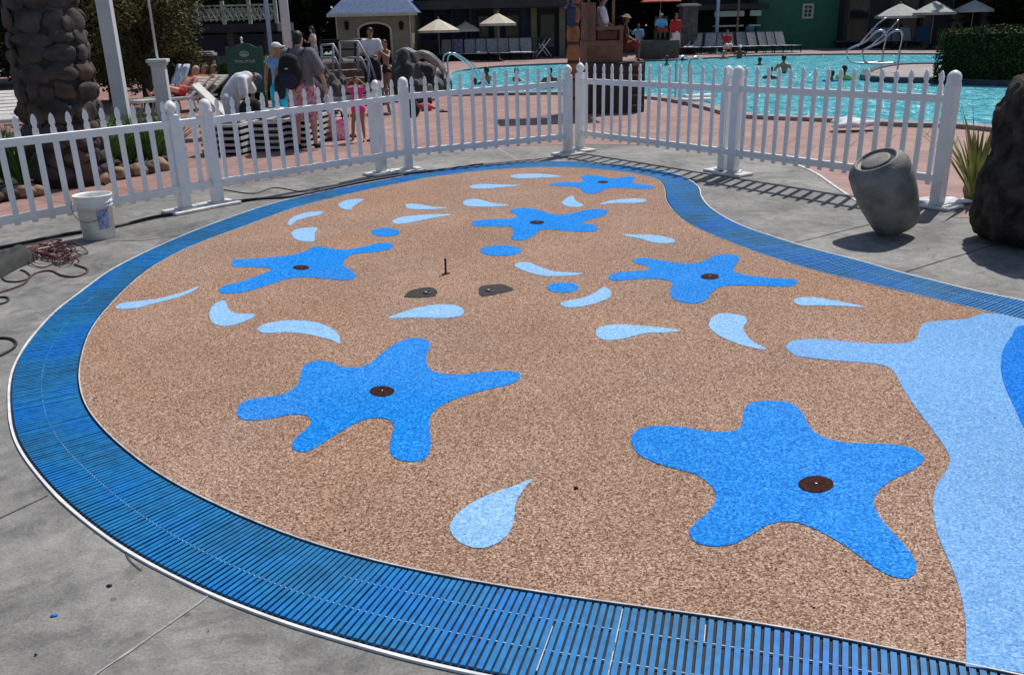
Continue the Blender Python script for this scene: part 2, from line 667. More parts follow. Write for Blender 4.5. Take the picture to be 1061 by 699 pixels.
def smooth_closed(pts, k=4):
    """Catmull-Rom through closed 2d pts"""
    n = len(pts)
    out = []
    for i in range(n):
        p0, p1, p2, p3 = [Vector(pts[(i + d) % n]).to_2d() for d in (-1, 0, 1, 2)]
        for j in range(k):
            t = j / k
            out.append(0.5 * ((2 * p1) + (p2 - p0) * t + (2 * p0 - 5 * p1 + 4 * p2 - p3) * t * t + (3 * p1 - p0 - 3 * p2 + p3) * t ** 3))
    return out


def smooth_open(pts, k=4):
    n = len(pts)
    out = []
    for i in range(n - 1):
        p0 = pts[max(i - 1, 0)]
        p1, p2 = pts[i], pts[i + 1]
        p3 = pts[min(i + 2, n - 1)]
        for j in range(k):
            t = j / k
            out.append(0.5 * ((2 * p1) + (p2 - p0) * t + (2 * p0 - 5 * p1 + 4 * p2 - p3) * t * t + (3 * p1 - p0 - 3 * p2 + p3) * t ** 3))
    out.append(pts[-1])
    return out


def sheet(name, poly, z0, z1, material, parent=None, kind=None):
    mb = MB()
    mb.prism([(p[0], p[1]) for p in poly], z0, z1)
    o = mb.build(name, material, parent)
    if kind:
        o['kind'] = kind
    return o


def crop(pts, ox, oy, s):
    return [(ox + x / s, oy + y / s) for x, y in pts]


def ground(pts, z=0.0):
    return [at(x, y, z).to_2d() for x, y in pts]


# ---------------------------------------------------------------- ground
g = MB()
g.add([(-130, -25, 0), (130, -25, 0), (130, 160, 0), (-130, 160, 0)], [(0, 1, 2, 3)])
g.build('concrete_ground', M['concrete'])['kind'] = 'structure'

edge_px = [(-60, 236), (0, 226), (60, 218), (122, 210), (186, 198), (273, 187), (381, 168), (427, 158), (500, 153), (576, 150.5),
           (640, 150), (700, 152), (761, 157), (787, 162), (820, 170), (844, 180), (866, 195), (891, 211), (930, 216), (960, 211), (1007, 218), (1061, 226)]
e2 = [at(x, y) for x, y in edge_px]
e2 = [Vector((-14, e2[0].y - 1.6, 0))] + e2 + [Vector((12, e2[-1].y + .3, 0))]
poly = smooth_open(e2, 3)
mb = MB()
mb.prism([(p.x, p.y) for p in poly] + [(40, poly[-1].y), (40, 49), (-32, 49), (-32, poly[0].y)], -.01, .004)
mb.build('pink_pool_deck', M['paver'])['kind'] = 'structure'
# pale seam along the curved edge of the pink deck
seam = [at(x, y) for x, y in [(745, 158), (775, 160), (800, 164), (820, 169), (844, 179), (866, 194), (890, 210)]]
seam = smooth_open(seam, 4)
mb = MB()
for a, b in zip(seam[:-1], seam[1:]):
    d = (b - a).normalized()
    n_ = Vector((-d.y, d.x, 0)) * .018
    mb.add([a - n_ + Vector((0, 0, .008)), b - n_ + Vector((0, 0, .008)), b + n_ + Vector((0, 0, .008)), a + n_ + Vector((0, 0, .008))], [(0, 1, 2, 3)])
mb.build('deck_seam', M['rim'])['kind'] = 'structure'

jm = mat('concrete_joint', (.075, .072, .07), .95, .4, 20)
jl = mat('pale_joint_filler', (.36, .35, .34), .9, .3, 20)


def joint(pts, w, m_, amp=.012):
    ps = [at(x, y) for x, y in pts]
    out = []
    for a, b in zip(ps[:-1], ps[1:]):
        for j in range(14):
            p = a.lerp(b, j / 14)
            out.append(p)
    out.append(ps[-1])
    mb = MB()
    for i, (a, b) in enumerate(zip(out[:-1], out[1:])):
        d = (b - a).normalized()
        n_ = Vector((-d.y, d.x, 0))
        j0 = n_ * amp * noise.noise(a * 4)
        j1 = n_ * amp * noise.noise(b * 4)
        z = Vector((0, 0, .0032))
        wa = w * (1 + .7 * noise.noise(a * 9)) / 2
        wb = w * (1 + .7 * noise.noise(b * 9)) / 2
        mb.add([a - n_ * wa + z + j0, b - n_ * wb + z + j1, b + n_ * wb + z + j1, a + n_ * wa + z + j0], [(0, 1, 2, 3)])
    mb.build('concrete_joint', m_)['kind'] = 'structure'


joint([(60, 730), (100, 699), (216, 617)], .010, jl)
joint([(-20, 545), (50, 513)], .006, jm, .03)
joint([(822, 252), (880, 238), (900, 233)], .012, jm)
joint([(938, 282), (1000, 263), (1075, 240)], .012, jm)
joint([(515, 153), (540, 168)], .03, jl)
joint([(110, 250), (150, 249), (205, 243)], .012, jm, .03)
joint([(125, 566), (145, 592)], .006, jm, .04)

# ---------------------------------------------------------------- drain ring curves
outer_px = [(10.7, 400), (11, 425), (15, 452), (30, 479), (64, 518), (115.5, 560), (171, 592.5), (222.5, 617.5), (260, 632), (299.5, 647), (400, 676), (463.6, 692), (517, 703), (600, 719), (700, 736), (820, 757), (950, 780), (1080, 803)]
outer_up = [(1200, 347), (1130, 329), (1061, 312.5), (1020, 305), (980, 295), (920, 280), (900, 273.5), (832, 256), (789, 242), (777.7, 238.5), (750.5, 226), (732.4, 213), (725.6, 203), (724, 195), (713, 186.5), (694, 179), (660, 173.5), (628, 170.5), (600, 168.2), (572, 167.8), (547, 168.5), (498, 172), (449, 177.6), (430, 181), (384.6, 189.5), (335.6, 199), (296, 208), (262, 218), (211.6, 236), (171.6, 252.5), (140, 267.5), (111.6, 282.6), (86, 302), (58, 323), (34, 350), (17, 376)]
inner_px = [(81.3, 392), (83, 404), (87.7, 421), (107, 447), (141, 477), (179.7, 502.7), (239.6, 532.6), (291, 554), (342, 571.5), (400, 587), (458, 599), (500, 607), (560, 617), (605, 623.5), (661, 631.5), (718, 639), (774, 647), (811, 653), (862.5, 663), (939.5, 678.5), (999, 691), (1100, 712), (1200, 733)]
inner_up = [(1200, 366), (1120, 347), (1061, 333), (1020, 324), (960.6, 309.8), (920, 300), (896, 294.5), (840, 280.7), (789, 264.4), (746, 248), (720, 236.5), (705, 227), (695, 216), (690, 208), (689.5, 201), (687.5, 193), (677.6, 185), (646, 179), (609, 175.4), (586, 174.3), (560, 174.2), (547, 174.6), (498, 177.8), (449, 184), (430, 187.6), (381, 197.6), (343, 206.5), (305, 216.5), (260, 233), (200, 255.5), (163, 274.5), (137, 294), (111.5, 320), (94, 343), (84.5, 370)]
outer = [at(x, y) for x, y in outer_up + outer_px]
inner = [at(x, y) for x, y in inner_up + inner_px]
outer = smooth_open(outer, 5)
inner = smooth_open(inner, 5)


def resample(pts, step):
    out = [pts[0].copy()]
    acc = 0.0
    for a, b in zip(pts[:-1], pts[1:]):
        L_ = (b - a).length
        while acc + L_ >= step:
            t = (step - acc) / L_
            a = a.lerp(b, t)
            out.append(a.copy())
            L_ = (b - a).length
            acc = 0.0
        acc += L_
    return out


def lowpass(pts, n):
    for _ in range(n):
        pts = [pts[0]] + [(a + b * 2 + c) / 4 for a, b, c in zip(pts[:-2], pts[1:-1], pts[2:])] + [pts[-1]]
    return pts


outer = lowpass(resample(outer, .05), 14)
inner = lowpass(resample(inner, .05), 14)


def nearest_mono(stations, curve):
    res, idx = [], 0
    fine = []
    for a, b in zip(curve[:-1], curve[1:]):
        for j in range(4):
            fine.append(a.lerp(b, j / 4))
    for p in stations:
        best, bi = 1e9, idx
        for k in range(idx, min(idx + 60, len(fine))):
            d = (fine[k] - p).length
            if d < best:
                best, bi = d, k
        idx = bi
        res.append(fine[bi])
    return res


PAD_Z = .012
st = resample(outer, .0262)
# search start on the inner curve freely for the first station
inn = nearest_mono([st[0]] * 1 + st, [inner[0]] + inner)[1:]
inn = lowpass([p.copy() for p in inn], 10)
ring = thing('drain_channel', 'curved blue slatted drain grating with white rim around the splash pad', 'drain grate', (0, 0, 0))
mb = MB()
bed = MB()
rnd = random.Random(3)
hw = .0087
for i in range(1, len(st) - 1):
    a, b = st[i], inn[i]
    d = (b - a)
    if d.length < .1:
        continue
    u = d.normalized()
    tan_ = Vector((-u.y, u.x, 0))
    a2, b2 = a + u * .012, b - u * .012
    o0 = Vector((0, 0, rnd.uniform(-.001, .001)))
    mb.beam(a2 + Vector((0, 0, .0085)) + o0, b2 + Vector((0, 0, .0085)) + o0, hw * 2 * rnd.uniform(.93, 1.05), .009)
mb.build('grating_bars', M['slat'], ring)
k = len(st)
vs, fs = [], []
for i in range(k):
    vs += [st[i] + Vector((0, 0, .0022)), inn[i] + Vector((0, 0, .0022))]
for i in range(k - 1):
    fs.append((2 * i, 2 * i + 1, 2 * i + 3, 2 * i + 2))
bed.add(vs, fs)
bed.build('channel_bed', M['bed'], ring)
for c_ in (.34, .70):
    rp = []
    for i in range(2, k - 1):
        if c_ > .5 and not (st[i].y < 2.75 and st[i].x > -.75):
            continue
        q = st[i].lerp(inn[i], c_ if c_ > .5 else .45 - .1 * max(0, min(1, (3.2 - st[i].y) / .8)))
        rp.append(Vector((q.x, q.y, .0092)))
    rp = lowpass(rp, 6)
    pin = MB()
    pin.tube(rp, .0026, 5)
    pin.build('spacer_rod', M['rim'], ring)
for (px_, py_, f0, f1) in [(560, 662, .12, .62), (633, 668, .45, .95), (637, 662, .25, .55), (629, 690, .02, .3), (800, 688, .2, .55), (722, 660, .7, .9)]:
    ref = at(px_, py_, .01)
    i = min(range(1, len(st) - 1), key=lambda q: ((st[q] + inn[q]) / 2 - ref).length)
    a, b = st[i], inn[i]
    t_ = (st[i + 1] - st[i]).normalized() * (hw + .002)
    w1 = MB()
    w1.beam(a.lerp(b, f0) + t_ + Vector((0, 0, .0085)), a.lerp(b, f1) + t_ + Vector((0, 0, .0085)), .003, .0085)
    w1.build('bar_edge_highlight', M['rim'], ring)  # thin pale strips along a few bars, painted highlights on their edges


def rimstrip(name, curve, side, w, z0, z1, m_):
    n = len(curve)
    vs, fs = [], []
    for i in range(n):
        t = (curve[min(i + 1, n - 1)] - curve[max(i - 1, 0)]).normalized()
        nn = Vector((-t.y, t.x, 0)) * side
        a = curve[i]
        b = a + nn * w * (1 + .25 * noise.noise(a * 3))
        vs += [(a.x, a.y, z0), (a.x, a.y, z1), (b.x, b.y, z1), (b.x, b.y, z0)]
    for i in range(n - 1):
        for j in range(4):
            fs.append((4 * i + j, 4 * i + (j + 1) % 4, 4 * i + 4 + (j + 1) % 4, 4 * i + 4 + j))
    fs.append((0, 1, 2, 3))
    fs.append((4 * n - 4, 4 * n - 3, 4 * n - 2, 4 * n - 1))
    mb = MB()
    mb.add(vs, fs)
    return mb.build(name, m_, ring)


# figure out which side is outwards: outer curve runs right-top -> left -> bottom (counter clockwise)
rimstrip('outer_rim', outer, -1, .011, -.004, .0095, M['rimw'])
rimstrip('inner_rim', inner, 1, .006, -.004, .0155, M['rim'])
rimstrip('inner_gap', inner, -1, .008, -.004, .0035, M['bed'])

# ---------------------------------------------------------------- splash pad
pad_poly = [p.copy() for p in inner]
pad_poly = [(p.x, p.y) for p in pad_poly] + [(pad_poly[-1].x + 1.0, 1.75), (inner[0].x + 1.2, 3.2)]
pad = sheet('splash_pad', pad_poly, -.01, PAD_Z, M['tan'], kind='structure')


def inlay(name, px, z, m_, parent=pad, k=4, label=None):
    w = [at(x, y, PAD_Z) for x, y in px]
    poly = smooth_closed(w, k)
    fine = []
    npl = len(poly)
    for i in range(npl):
        a_, b_ = poly[i], poly[(i + 1) % npl]
        m_n = max(1, min(14, int((b_ - a_).length / .008)))
        for j in range(m_n):
            p_ = a_.lerp(b_, j / m_n)
            jx = Vector((p_.x * 70, p_.y * 70, 1.0))
            fine.append(p_ + Vector((noise.noise(jx), noise.noise(jx + Vector((9, 4, 2))))) * .0035)
    poly = fine
    o = sheet(name, poly, PAD_Z - .003, PAD_Z + z, m_, parent)
    if label:
        o['label'] = label
    return o


splats = [
 crop([(42,270),(60,243),(110,230),(170,222),(205,205),(225,180),(235,140),(270,124),(315,126),(345,140),(395,142),(430,130),(465,100),(500,75),(540,58),(580,58),(605,75),(592,110),(600,145),(630,158),(690,163),(760,155),(820,152),(860,158),(862,175),(830,192),(760,208),(700,225),(650,245),(615,268),(600,300),(605,350),(600,390),(575,412),(520,412),(488,390),(490,350),(497,310),(480,292),(440,288),(395,300),(340,330),(290,362),(250,384),(215,384),(203,370),(215,345),(250,315),(258,295),(240,280),(200,278),(150,288),(90,295),(55,290)], 230, 330, 2.797),
 crop([(32,130),(50,105),(100,97),(160,100),(220,110),(275,110),(300,95),(305,60),(325,40),(370,36),(420,42),(450,70),(465,100),(500,125),(560,138),(640,140),(700,147),(735,165),(740,183),(710,205),(660,230),(630,255),(620,285),(640,325),(680,370),(710,405),(724,440),(710,462),(680,464),(640,450),(590,415),(540,380),(490,352),(440,332),(400,328),(360,338),(320,362),(280,382),(230,388),(190,378),(173,355),(190,330),(220,305),(238,270),(225,240),(190,215),(140,200),(90,185),(50,165)], 640, 400, 2.337),
 crop([(118,335),(125,322),(160,320),(230,315),(300,308),(345,295),(370,282),(400,283),(430,290),(480,290),(530,280),(570,271),(605,272),(610,283),(590,293),(540,300),(490,305),(465,320),(460,340),(480,352),(496,368),(490,380),(460,385),(410,380),(350,375),(300,378),(250,392),(190,412),(130,424),(90,424),(78,415),(95,402),(150,388),(200,370),(240,352),(215,346),(160,343),(125,343)], 200, 160, 2.947),
 crop([(76,190),(90,182),(140,178),(185,177),(200,168),(182,158),(190,150),(230,148),(270,155),(300,165),(340,165),(380,155),(420,150),(450,155),(440,168),(400,180),(380,188),(415,195),(422,207),(400,213),(350,212),(300,207),(265,208),(245,225),(215,237),(185,232),(190,215),(185,200),(140,198),(90,198)], 460, 160, 2.6525),
 crop([(288,84),(330,76),(370,77),(385,70),(375,62),(395,57),(430,60),(460,66),(500,62),(525,63),(520,72),(520,80),(560,84),(578,90),(565,95),(520,94),(470,92),(440,97),(420,107),(390,107),(378,98),(365,90),(330,88)], 460, 160, 2.6525),
 crop([(452,338),(465,328),(510,322),(560,318),(560,308),(525,298),(522,288),(550,285),(600,292),(650,300),(690,300),(720,290),(750,277),(790,275),(812,285),(800,305),(795,320),(830,332),(900,340),(960,343),(970,352),(955,362),(900,362),(830,360),(770,362),(740,375),(720,400),(690,410),(650,405),(625,392),(622,370),(628,352),(590,342),(540,342),(490,347),(460,346)], 460, 160, 2.6525)]
discs = [(395.9, 405.8, 12.9, 5.4), (845.4, 502.3, 18.4, 8.6), (312, 277.7, 8.5, 2.4), (556.5, 230.9, 7.5, 1.9), (624.8, 189, 5.3, 1.3), (735.6, 287, 9.4, 3)]
for s_ in splats:
    inlay('splat_inlay', s_, .003, M['splash_blue'], k=3)
for (x, y, rx, ry) in discs:
    ell = [(x + rx * math.cos(a), y + ry * math.sin(a)) for a in [2 * PI * i / 14 for i in range(14)]]
    d_ = inlay('nozzle_disc', ell, .006, M['disc'], k=2)
    c = at(x, y, PAD_Z)
    mb = MB()
    mb.lathe([(.006, 0), (.006, .004), (.002, .005)], (c.x, c.y, PAD_Z + .006), 8)
    mb.build('jet_nozzle', M['chrome'], d_)
for (x, y, rx, ry) in [(399.5, 240.8, 15, 4.4), (519, 259.8, 21.4, 5.6), (583.3, 298, 16.6, 5.3)]:
    inlay('dot_inlay', [(x + rx * math.cos(2 * PI * i / 14), y + ry * math.sin(2 * PI * i / 14)) for i in range(14)], .003, M['splash_blue'], k=2)
A_, B_, C_, D_ = (200, 160, 2.947), (0, 200, 3.497), (460, 160, 2.6525), (660, 200, 2.329)
drops = [
 crop([(445,150),(470,140),(500,136),(522,138),(505,148),(490,158),(482,169),(460,167),(446,160)], *A_),
 crop([(290,212),(300,195),(330,182),(370,175),(397,175),(385,185),(350,192),(315,203),(297,217)], *A_),
 crop([(300,240),(320,228),(350,224),(380,225),(372,240),(370,265),(345,266),(315,260)], *A_),
 crop([(648,155),(665,151),(700,154),(740,161),(780,163),(745,167),(700,168),(660,166)], *A_),
 crop([(610,203),(635,192),(680,187),(740,183),(792,184),(740,193),(690,203),(640,212),(615,211)], *A_),
 crop([(824,146),(840,138),(870,137),(900,145),(930,151),(968,155),(920,160),(870,160),(835,157)], *A_),
 crop([(846,97),(880,91),(930,92),(1000,95),(950,100),(900,104),(855,104)], *A_),
 crop([(185,58),(220,54),(270,54),(325,61),(270,64),(220,66),(190,64)], *C_),
 crop([(50,490),(58,465),(85,447),(100,450),(110,475),(140,487),(190,488),(170,505),(120,522),(80,523),(57,510)], *A_),
 crop([(197,535),(215,520),(270,508),(340,508),(400,520),(440,545),(450,578),(430,570),(400,560),(340,548),(280,543),(220,546)], *A_),
 crop([(593,500),(640,482),(700,465),(770,458),(815,465),(828,482),(810,495),(760,500),(690,498),(630,500)], *A_),
 crop([(420,412),(445,398),(500,392),(580,382),(660,360),(720,338),(700,355),(640,380),(560,400),(490,418),(430,420)], *B_),
 crop([(324,133),(340,118),(355,114),(360,125),(370,133),(385,140),(370,145),(340,143)], *C_),
 crop([(425,138),(460,127),(510,122),(550,123),(553,130),(520,134),(470,134)], *C_),
 crop([(487,221),(530,221),(580,222),(620,230),(637,238),(620,244),(580,243),(540,232)], *C_),
 crop([(195,308),(205,298),(230,297),(260,308),(300,321),(350,325),(385,328),(340,334),(280,334),(235,325)], *C_),
 crop([(320,410),(340,402),(380,395),(415,380),(440,365),(458,375),(458,390),(430,405),(380,418),(335,420)], *C_),
 crop([(417,490),(430,475),(470,468),(530,470),(590,475),(650,485),(600,490),(550,492),(500,505),(450,511),(425,503)], *C_),
 crop([(728,465),(745,442),(780,437),(825,445),(832,460),(822,475),(830,495),(850,515),(887,536),(850,532),(800,518),(760,500),(735,482)], *C_),
 crop([(378,262),(390,253),(430,252),(480,260),(553,276),(500,273),(440,271),(395,271)], *D_),
 crop([(660,608),(670,580),(700,550),(750,520),(810,497),(860,480),(897,465),(870,500),(850,540),(845,590),(820,635),(770,662),(720,662),(680,640)], 230, 330, 2.797)]
for d in drops:
    inlay('droplet_inlay', d, .0025, M['drop_blue'], k=3)

# light blue wave at the right
wl = crop([(357,372),(375,357),(430,352),(500,358),(580,364),(650,362),(675,350),(683,325),(700,312),(760,307),(800,303),(832,291)], *D_)
wave_low = crop([(357,372),(380,392),(450,402),(530,408),(590,415),(620,432),(640,470),(670,515),(710,570),(740,610),(755,650)], *D_)[1:]
wave_low = wave_low[:-3] + [(947.5, 421), (957.5, 434), (973.8, 455.6), (982.5, 470), (983.8, 479), (979, 490), (970.5, 503), (967, 515), (967, 530), (971.6, 554), (984.5, 584), (995, 614), (1000.5, 648), (1000.5, 690)]
up_w = smooth_open([at(x, y, PAD_Z) for x, y in wl], 3)
lo_w = smooth_open([at(x, y, PAD_Z) for x, y in wave_low], 3)
# follow the pad's own rim from the wave's top to the right-hand end and back along the bottom rim
def near_i(p, cv):
    return min(range(len(cv)), key=lambda i: (cv[i] - p).length)
i0 = near_i(up_w[-1] * 1.0, inner)
i1 = near_i(lo_w[-1] * 1.0, inner)
top_rim = [p + (Vector((0, -1, 0)) * .012) for p in inner[:i0 + 1]][::-1]
bot_rim = [p + (Vector((0, 1, 0)) * .012) for p in inner[i1 + 3:]][::-1]
wp = up_w + top_rim[1:] + [Vector((inner[0].x + 1.1, 3.2, 0)), Vector((inner[-1].x + .9, 1.8, 0))] + bot_rim + lo_w[::-1]
wave = sheet('wave_inlay', wp, PAD_Z - .003, PAD_Z + .0025, M['wave_blue'], pad)
deep = [(1061, 337), (1048, 349), (1039, 364), (1037, 382), (1041, 400), (1050, 420), (1063, 448), (1090, 500), (1200, 560), (1400, 520), (1400, 420), (1250, 350), (1130, 333)]
dw = smooth_closed([at(x, y, PAD_Z) for x, y in deep], 4)
sheet('pool_shape_inlay', dw, PAD_Z - .003, PAD_Z + .0055, M['deep_blue'], pad)

# patches where the rubber is cut away round an anchor
K_ = (400, 250, 6.63)
for i, (pp, (cx_, cy_)) in enumerate([
    (crop([(125,380),(160,345),(230,325),(300,318),(345,335),(350,360),(320,380),(230,388),(150,386)], *K_), (285, 357)),
    (crop([(640,350),(645,315),(700,303),(800,298),(870,325),(860,340),(780,360),(700,375),(655,378)], *K_), (715, 342))]):
    pt = inlay('cut_out_patch', pp, .004, M['patch'], k=3, label=['dark oval cut-out left of the rusty rod' , 'dark angular cut-out right of the rusty rod'][i])
    c = at(400 + cx_ / 6.63, 250 + cy_ / 6.63, PAD_Z)
    mb = MB()
    mb.lathe([(.036, 0), (.032, .006), (.022, .009), (.018, .003), (.004, .002)], (c.x, c.y, PAD_Z + .004), 16)
    mb.build('anchor_socket', M['black'], pt)
c = at(461.8, 284, PAD_Z)
rod = thing('rusty_rod', 'short rusty metal rod standing upright in the tan rubber surface', 'rod', (c.x, c.y, PAD_Z))
mb = MB()
mb.tube([(0, 0, 0), (.002, 0, .05), (.003, 0, .118)], [.009, .008, .008], 8)
mb.lathe([(.010, .114), (.010, .122), (.005, .124)], (.003, 0, 0), 8)
mb.build('shaft', M['rustmetal'], rod)
mb = MB()
mb.beam((-.028, -.022, .005), (.032, .014, .005), .010, .008)
mb.build('foot', M['rustmetal'], rod)
c = at(597, 506, PAD_Z)
mb = MB()
mb.blob((0, 0, .004), (.012, .009, .006), 3, .3, 1)
o = mb.build('fallen_leaf', M['disc'])
o.location = (c.x, c.y, PAD_Z)
tag(o, 'tiny dark red scrap lying on tan rubber between the two large blue splats', 'leaf')
for (x, y, lab) in [(113, 607, 'small black scrap on the concrete at lower left'), (56, 638, 'small blue scrap near the lower left corner of the concrete')]:
    c = at(x, y)
    mb = MB()
    mb.blob((0, 0, .004), (.012, .008, .005), x, .4, 1)
    o = mb.build('litter_scrap', M['black'] if x > 100 else M['splash_blue'])
    o.location = (c.x, c.y, 0)
    tag(o, lab, 'scrap')

rg = random.Random(41)
mb = MB()
for i in range(260):
    x, y = rg.uniform(-3.6, 3.4), rg.uniform(2.2, 10)
    mb.blob((x, y, .004 if rg.random() < .5 else .014), (rg.uniform(.002, .006), rg.uniform(.002, .005), .003), i, .3, 1)
o = mb.build('grit', M['disc'])
tag(o, 'scattered dark grit and crumbs over concrete, grating and rubber', 'grit', None, 'stuff')

# ---------------------------------------------------------------- picket fence
def post_cap(mb, p, s, z, ball=False):
    if ball:
        mb.lathe([(s * .62, 0), (s * .62, .012), (s * .36, .022), (s * .36, .032), (s * .55, .06), (s * .6, .085), (s * .5, .115), (s * .25, .145), (.004, .155)], (p.x, p.y, z - .15), 16)
    else:
        mb.lathe([(s * .66, 0), (s * .68, .012), (s * .60, .03), (s * .63, .065), (s * .58, .095), (s * .42, .12), (s * .2, .135), (.004, .14)], (p.x, p.y, z - .135), 16)


def build_fence(label, A, B, hA, hB, n, rail_to=None, front='A', posts=(True, True), t0=.0, groups='portable white picket fence panels', ball=(False, False), lo=.215, hi=.80):
    """A, B are post feet; rails run A -> rail_to or B"""
    A, B = Vector(A), Vector(B)
    mid = (A + B) / 2
    root = thing('picket_fence_panel', label, 'fence', (mid.x, mid.y, 0), 0, groups)
    off = Vector((mid.x, mid.y, 0))
    A0, B0 = A - off, B - off
    E = (Vector(rail_to) - off) if rail_to is not None else B0
    d = (B0 - A0).normalized()
    nrm = Vector((d.y, -d.x, 0))      # towards the splash pad
    if (nrm.dot(-mid)) < 0:
        nrm = -nrm
    fr = (hB / (B0 - A0).length)
    ang = math.atan2(d.y, d.x)

    def hgt(t):
        return hA + (hB - hA) * t
    tot = (B0 - A0).length
    tE = (E - A0).dot(d) / tot
    for zf, nm in ((lo, 'bottom_rail'), (hi, 'top_rail')):
        mb = MB()
        mb.beam(A0 + Vector((0, 0, hA * zf)), E + Vector((0, 0, hgt(tE) * zf)), .045, .075)
        mb.build(nm, M['vinyl'], root, .004)
    for i in range(n):
        t = (i + .75) / (n + .5)
        P = A0 + (E - A0) * t
        h = hgt(t * tE) * random.uniform(.992, 1.004)
        b0 = h * (lo - .055)
        w = .025
        prof = [(-w, b0), (w, b0), (w, h - .135), (w * .62, h - .12), (w * .62, h - .105), (w, h - .085), (w * .95, h - .05), (w * .55, h - .018), (0, h), (-w * .55, h - .018), (-w * .95, h - .05), (-w, h - .085), (-w * .62, h - .105), (-w * .62, h - .12), (-w, h - .135)]
        mb = MB()
        jig = random.uniform(-.004, .004)
        tlt = random.uniform(-.006, .006)
        mb.prism(prof, -.009, .009, lambda x, y, z: tuple(P + d * (x + jig + tlt * (y - h * .5)) + nrm * z + Vector((0, 0, y))))
        mb.build('picket', M['vinyl'], root)
    s = .105
    for j, (P, h, on) in enumerate(((A0, hA, posts[0]), (B0, hB, posts[1]))):
        if j == 1 and rail_to is not None:
            P = P - nrm * .085
        if not on:
            continue
        mb = MB()
        zt = h - (.15 if ball[j] else .13)
        mb.box((P.x, P.y, .03 + (zt - .03) / 2), (s, s, zt - .03), ang)
        post_cap(mb, P, s, h, ball[j])
        mb.build('post', M['vinyl'], root, 0)
        mb = MB()
        mb.box((P.x, P.y, .018), (.40, .30, .03), ang)
        mb.box((P.x, P.y, .04), (.17, .17, .016), ang)
        mb.build('base_plate', M['vinyl'], root, .005)
    return root


P1, P1b = at(226.2, 212.5), at(197, 220)
P2, P2b = at(423, 177.6), at(400, 181.3)
P3, P3b = at(588.2, 160.5), at(601, 156.3)
P4, P4b = at(759, 181.3), at(744, 179)
P5 = Vector((4.23, 8.55, 0))
h1, h1b = height_to(P1, 102.6), height_to(P1b, 105)
h2, h2b = height_to(P2, 80.1), height_to(P2b, 83.3)
h3, h3b = height_to(P3, 67.4), height_to(P3b, 65.4)
h4, h4b = height_to(P4, 68.6), height_to(P4b, 68.6)
h5 = height_to(P5, 73.2)
dl = (Vector((-4.44, 7.54, 0)) - Vector((-3.28, 8.98, 0))).normalized()
P0 = P1b + dl * 2.5
build_fence('left end picket panel cut off by the picture edge, behind the bucket', P0, P1b, h1b * 1.0, h1b, 17, rail_to=P1 - (P1 - P1b).normalized() * .05, ball=(False, True))
build_fence('white picket panel in front of the man with the backpack', P1, P2b, h1, h2b, 14, rail_to=P2 - (P2 - P1).normalized() * .05, ball=(False, True))
build_fence('white picket panel facing the pool, left of the centre corner posts', P2, P3, h2, h3, 14, ball=(False, True))
build_fence('white picket panel in front of the lifeguard stand', P3b, P4b, h3b, h4b, 15, rail_to=P4 - (P4 - P3).normalized() * .05, ball=(True, True))
build_fence('right end picket panel with the grey jar in front', P4, P5, h4, h5, 16)

# ---------------------------------------------------------------- bucket
c = at(103.5, 246)
bk = thing('paint_bucket', 'white plastic bucket standing on concrete before the left fence panel', 'bucket', (c.x, c.y, 0))
BS = 1.12
mb = MB()
mb.lathe([(r * BS, z * BS) for r, z in [(.118, 0), (.126, .004), (.137, .27), (.146, .27), (.146, .278), (.140, .282), (.140, .300), (.149, .300), (.149, .308), (.143, .312), (.143, .345), (.153, .352), (.153, .366), (.146, .367), (.139, .35), (.126, .05), (.02, .048)]], (0, 0, 0), 36)
mb.build('shell', M['bucket'], bk)
mb = MB()
mb.lathe([(.128 * BS, .11 * BS), (.005, .112 * BS)], (0, 0, 0), 24)
mb.build('grey_water', mat('murky_bucket_water', (.20, .19, .16), .2, .2, 8), bk)
mb = MB()
hp = []
for i in range(17):
    a = PI * i / 16
    hp.append((-.158 * BS * math.cos(a), -.05 - .11 * math.sin(a) * BS, (.32 - .16 * math.sin(a)) * BS))
mb.tube(hp, .0028, 6)
mb.build('wire_handle', M['blackiron'], bk)
mb = MB()
vs, fs = [], []
for i in range(7):
    a = R(-62 + i * 7)
    for z in (.09, .25):
        r = (.1265 + (.0105) * z / .27 + .0018) * BS
        vs.append((r * math.cos(a), r * math.sin(a), z * BS))
for i in range(6):
    fs.append((2 * i, 2 * i + 2, 2 * i + 3, 2 * i + 1))
mb.add(vs, fs)
mb.build('printed_label', M['buckblue'], bk)

# ---------------------------------------------------------------- cords, cable and tarp
def cord(name, pts, r, m_, label, cat, z=.012, k=6, group=None):
    ps = []
    for i, q in enumerate(pts):
        zz = q[2] if len(q) > 2 else 0
        p = at(q[0], q[1])
        p.z = max(r, z * 0 + r + zz)
        ps.append(p)
    ps = smooth_open(ps, k)
    mb = MB()
    mb.tube(ps, r, 7)
    o = mb.build(name, m_, None, loc=tuple(Vector((ps[0].x, ps[0].y, 0))))
    return tag(o, label, cat, group)


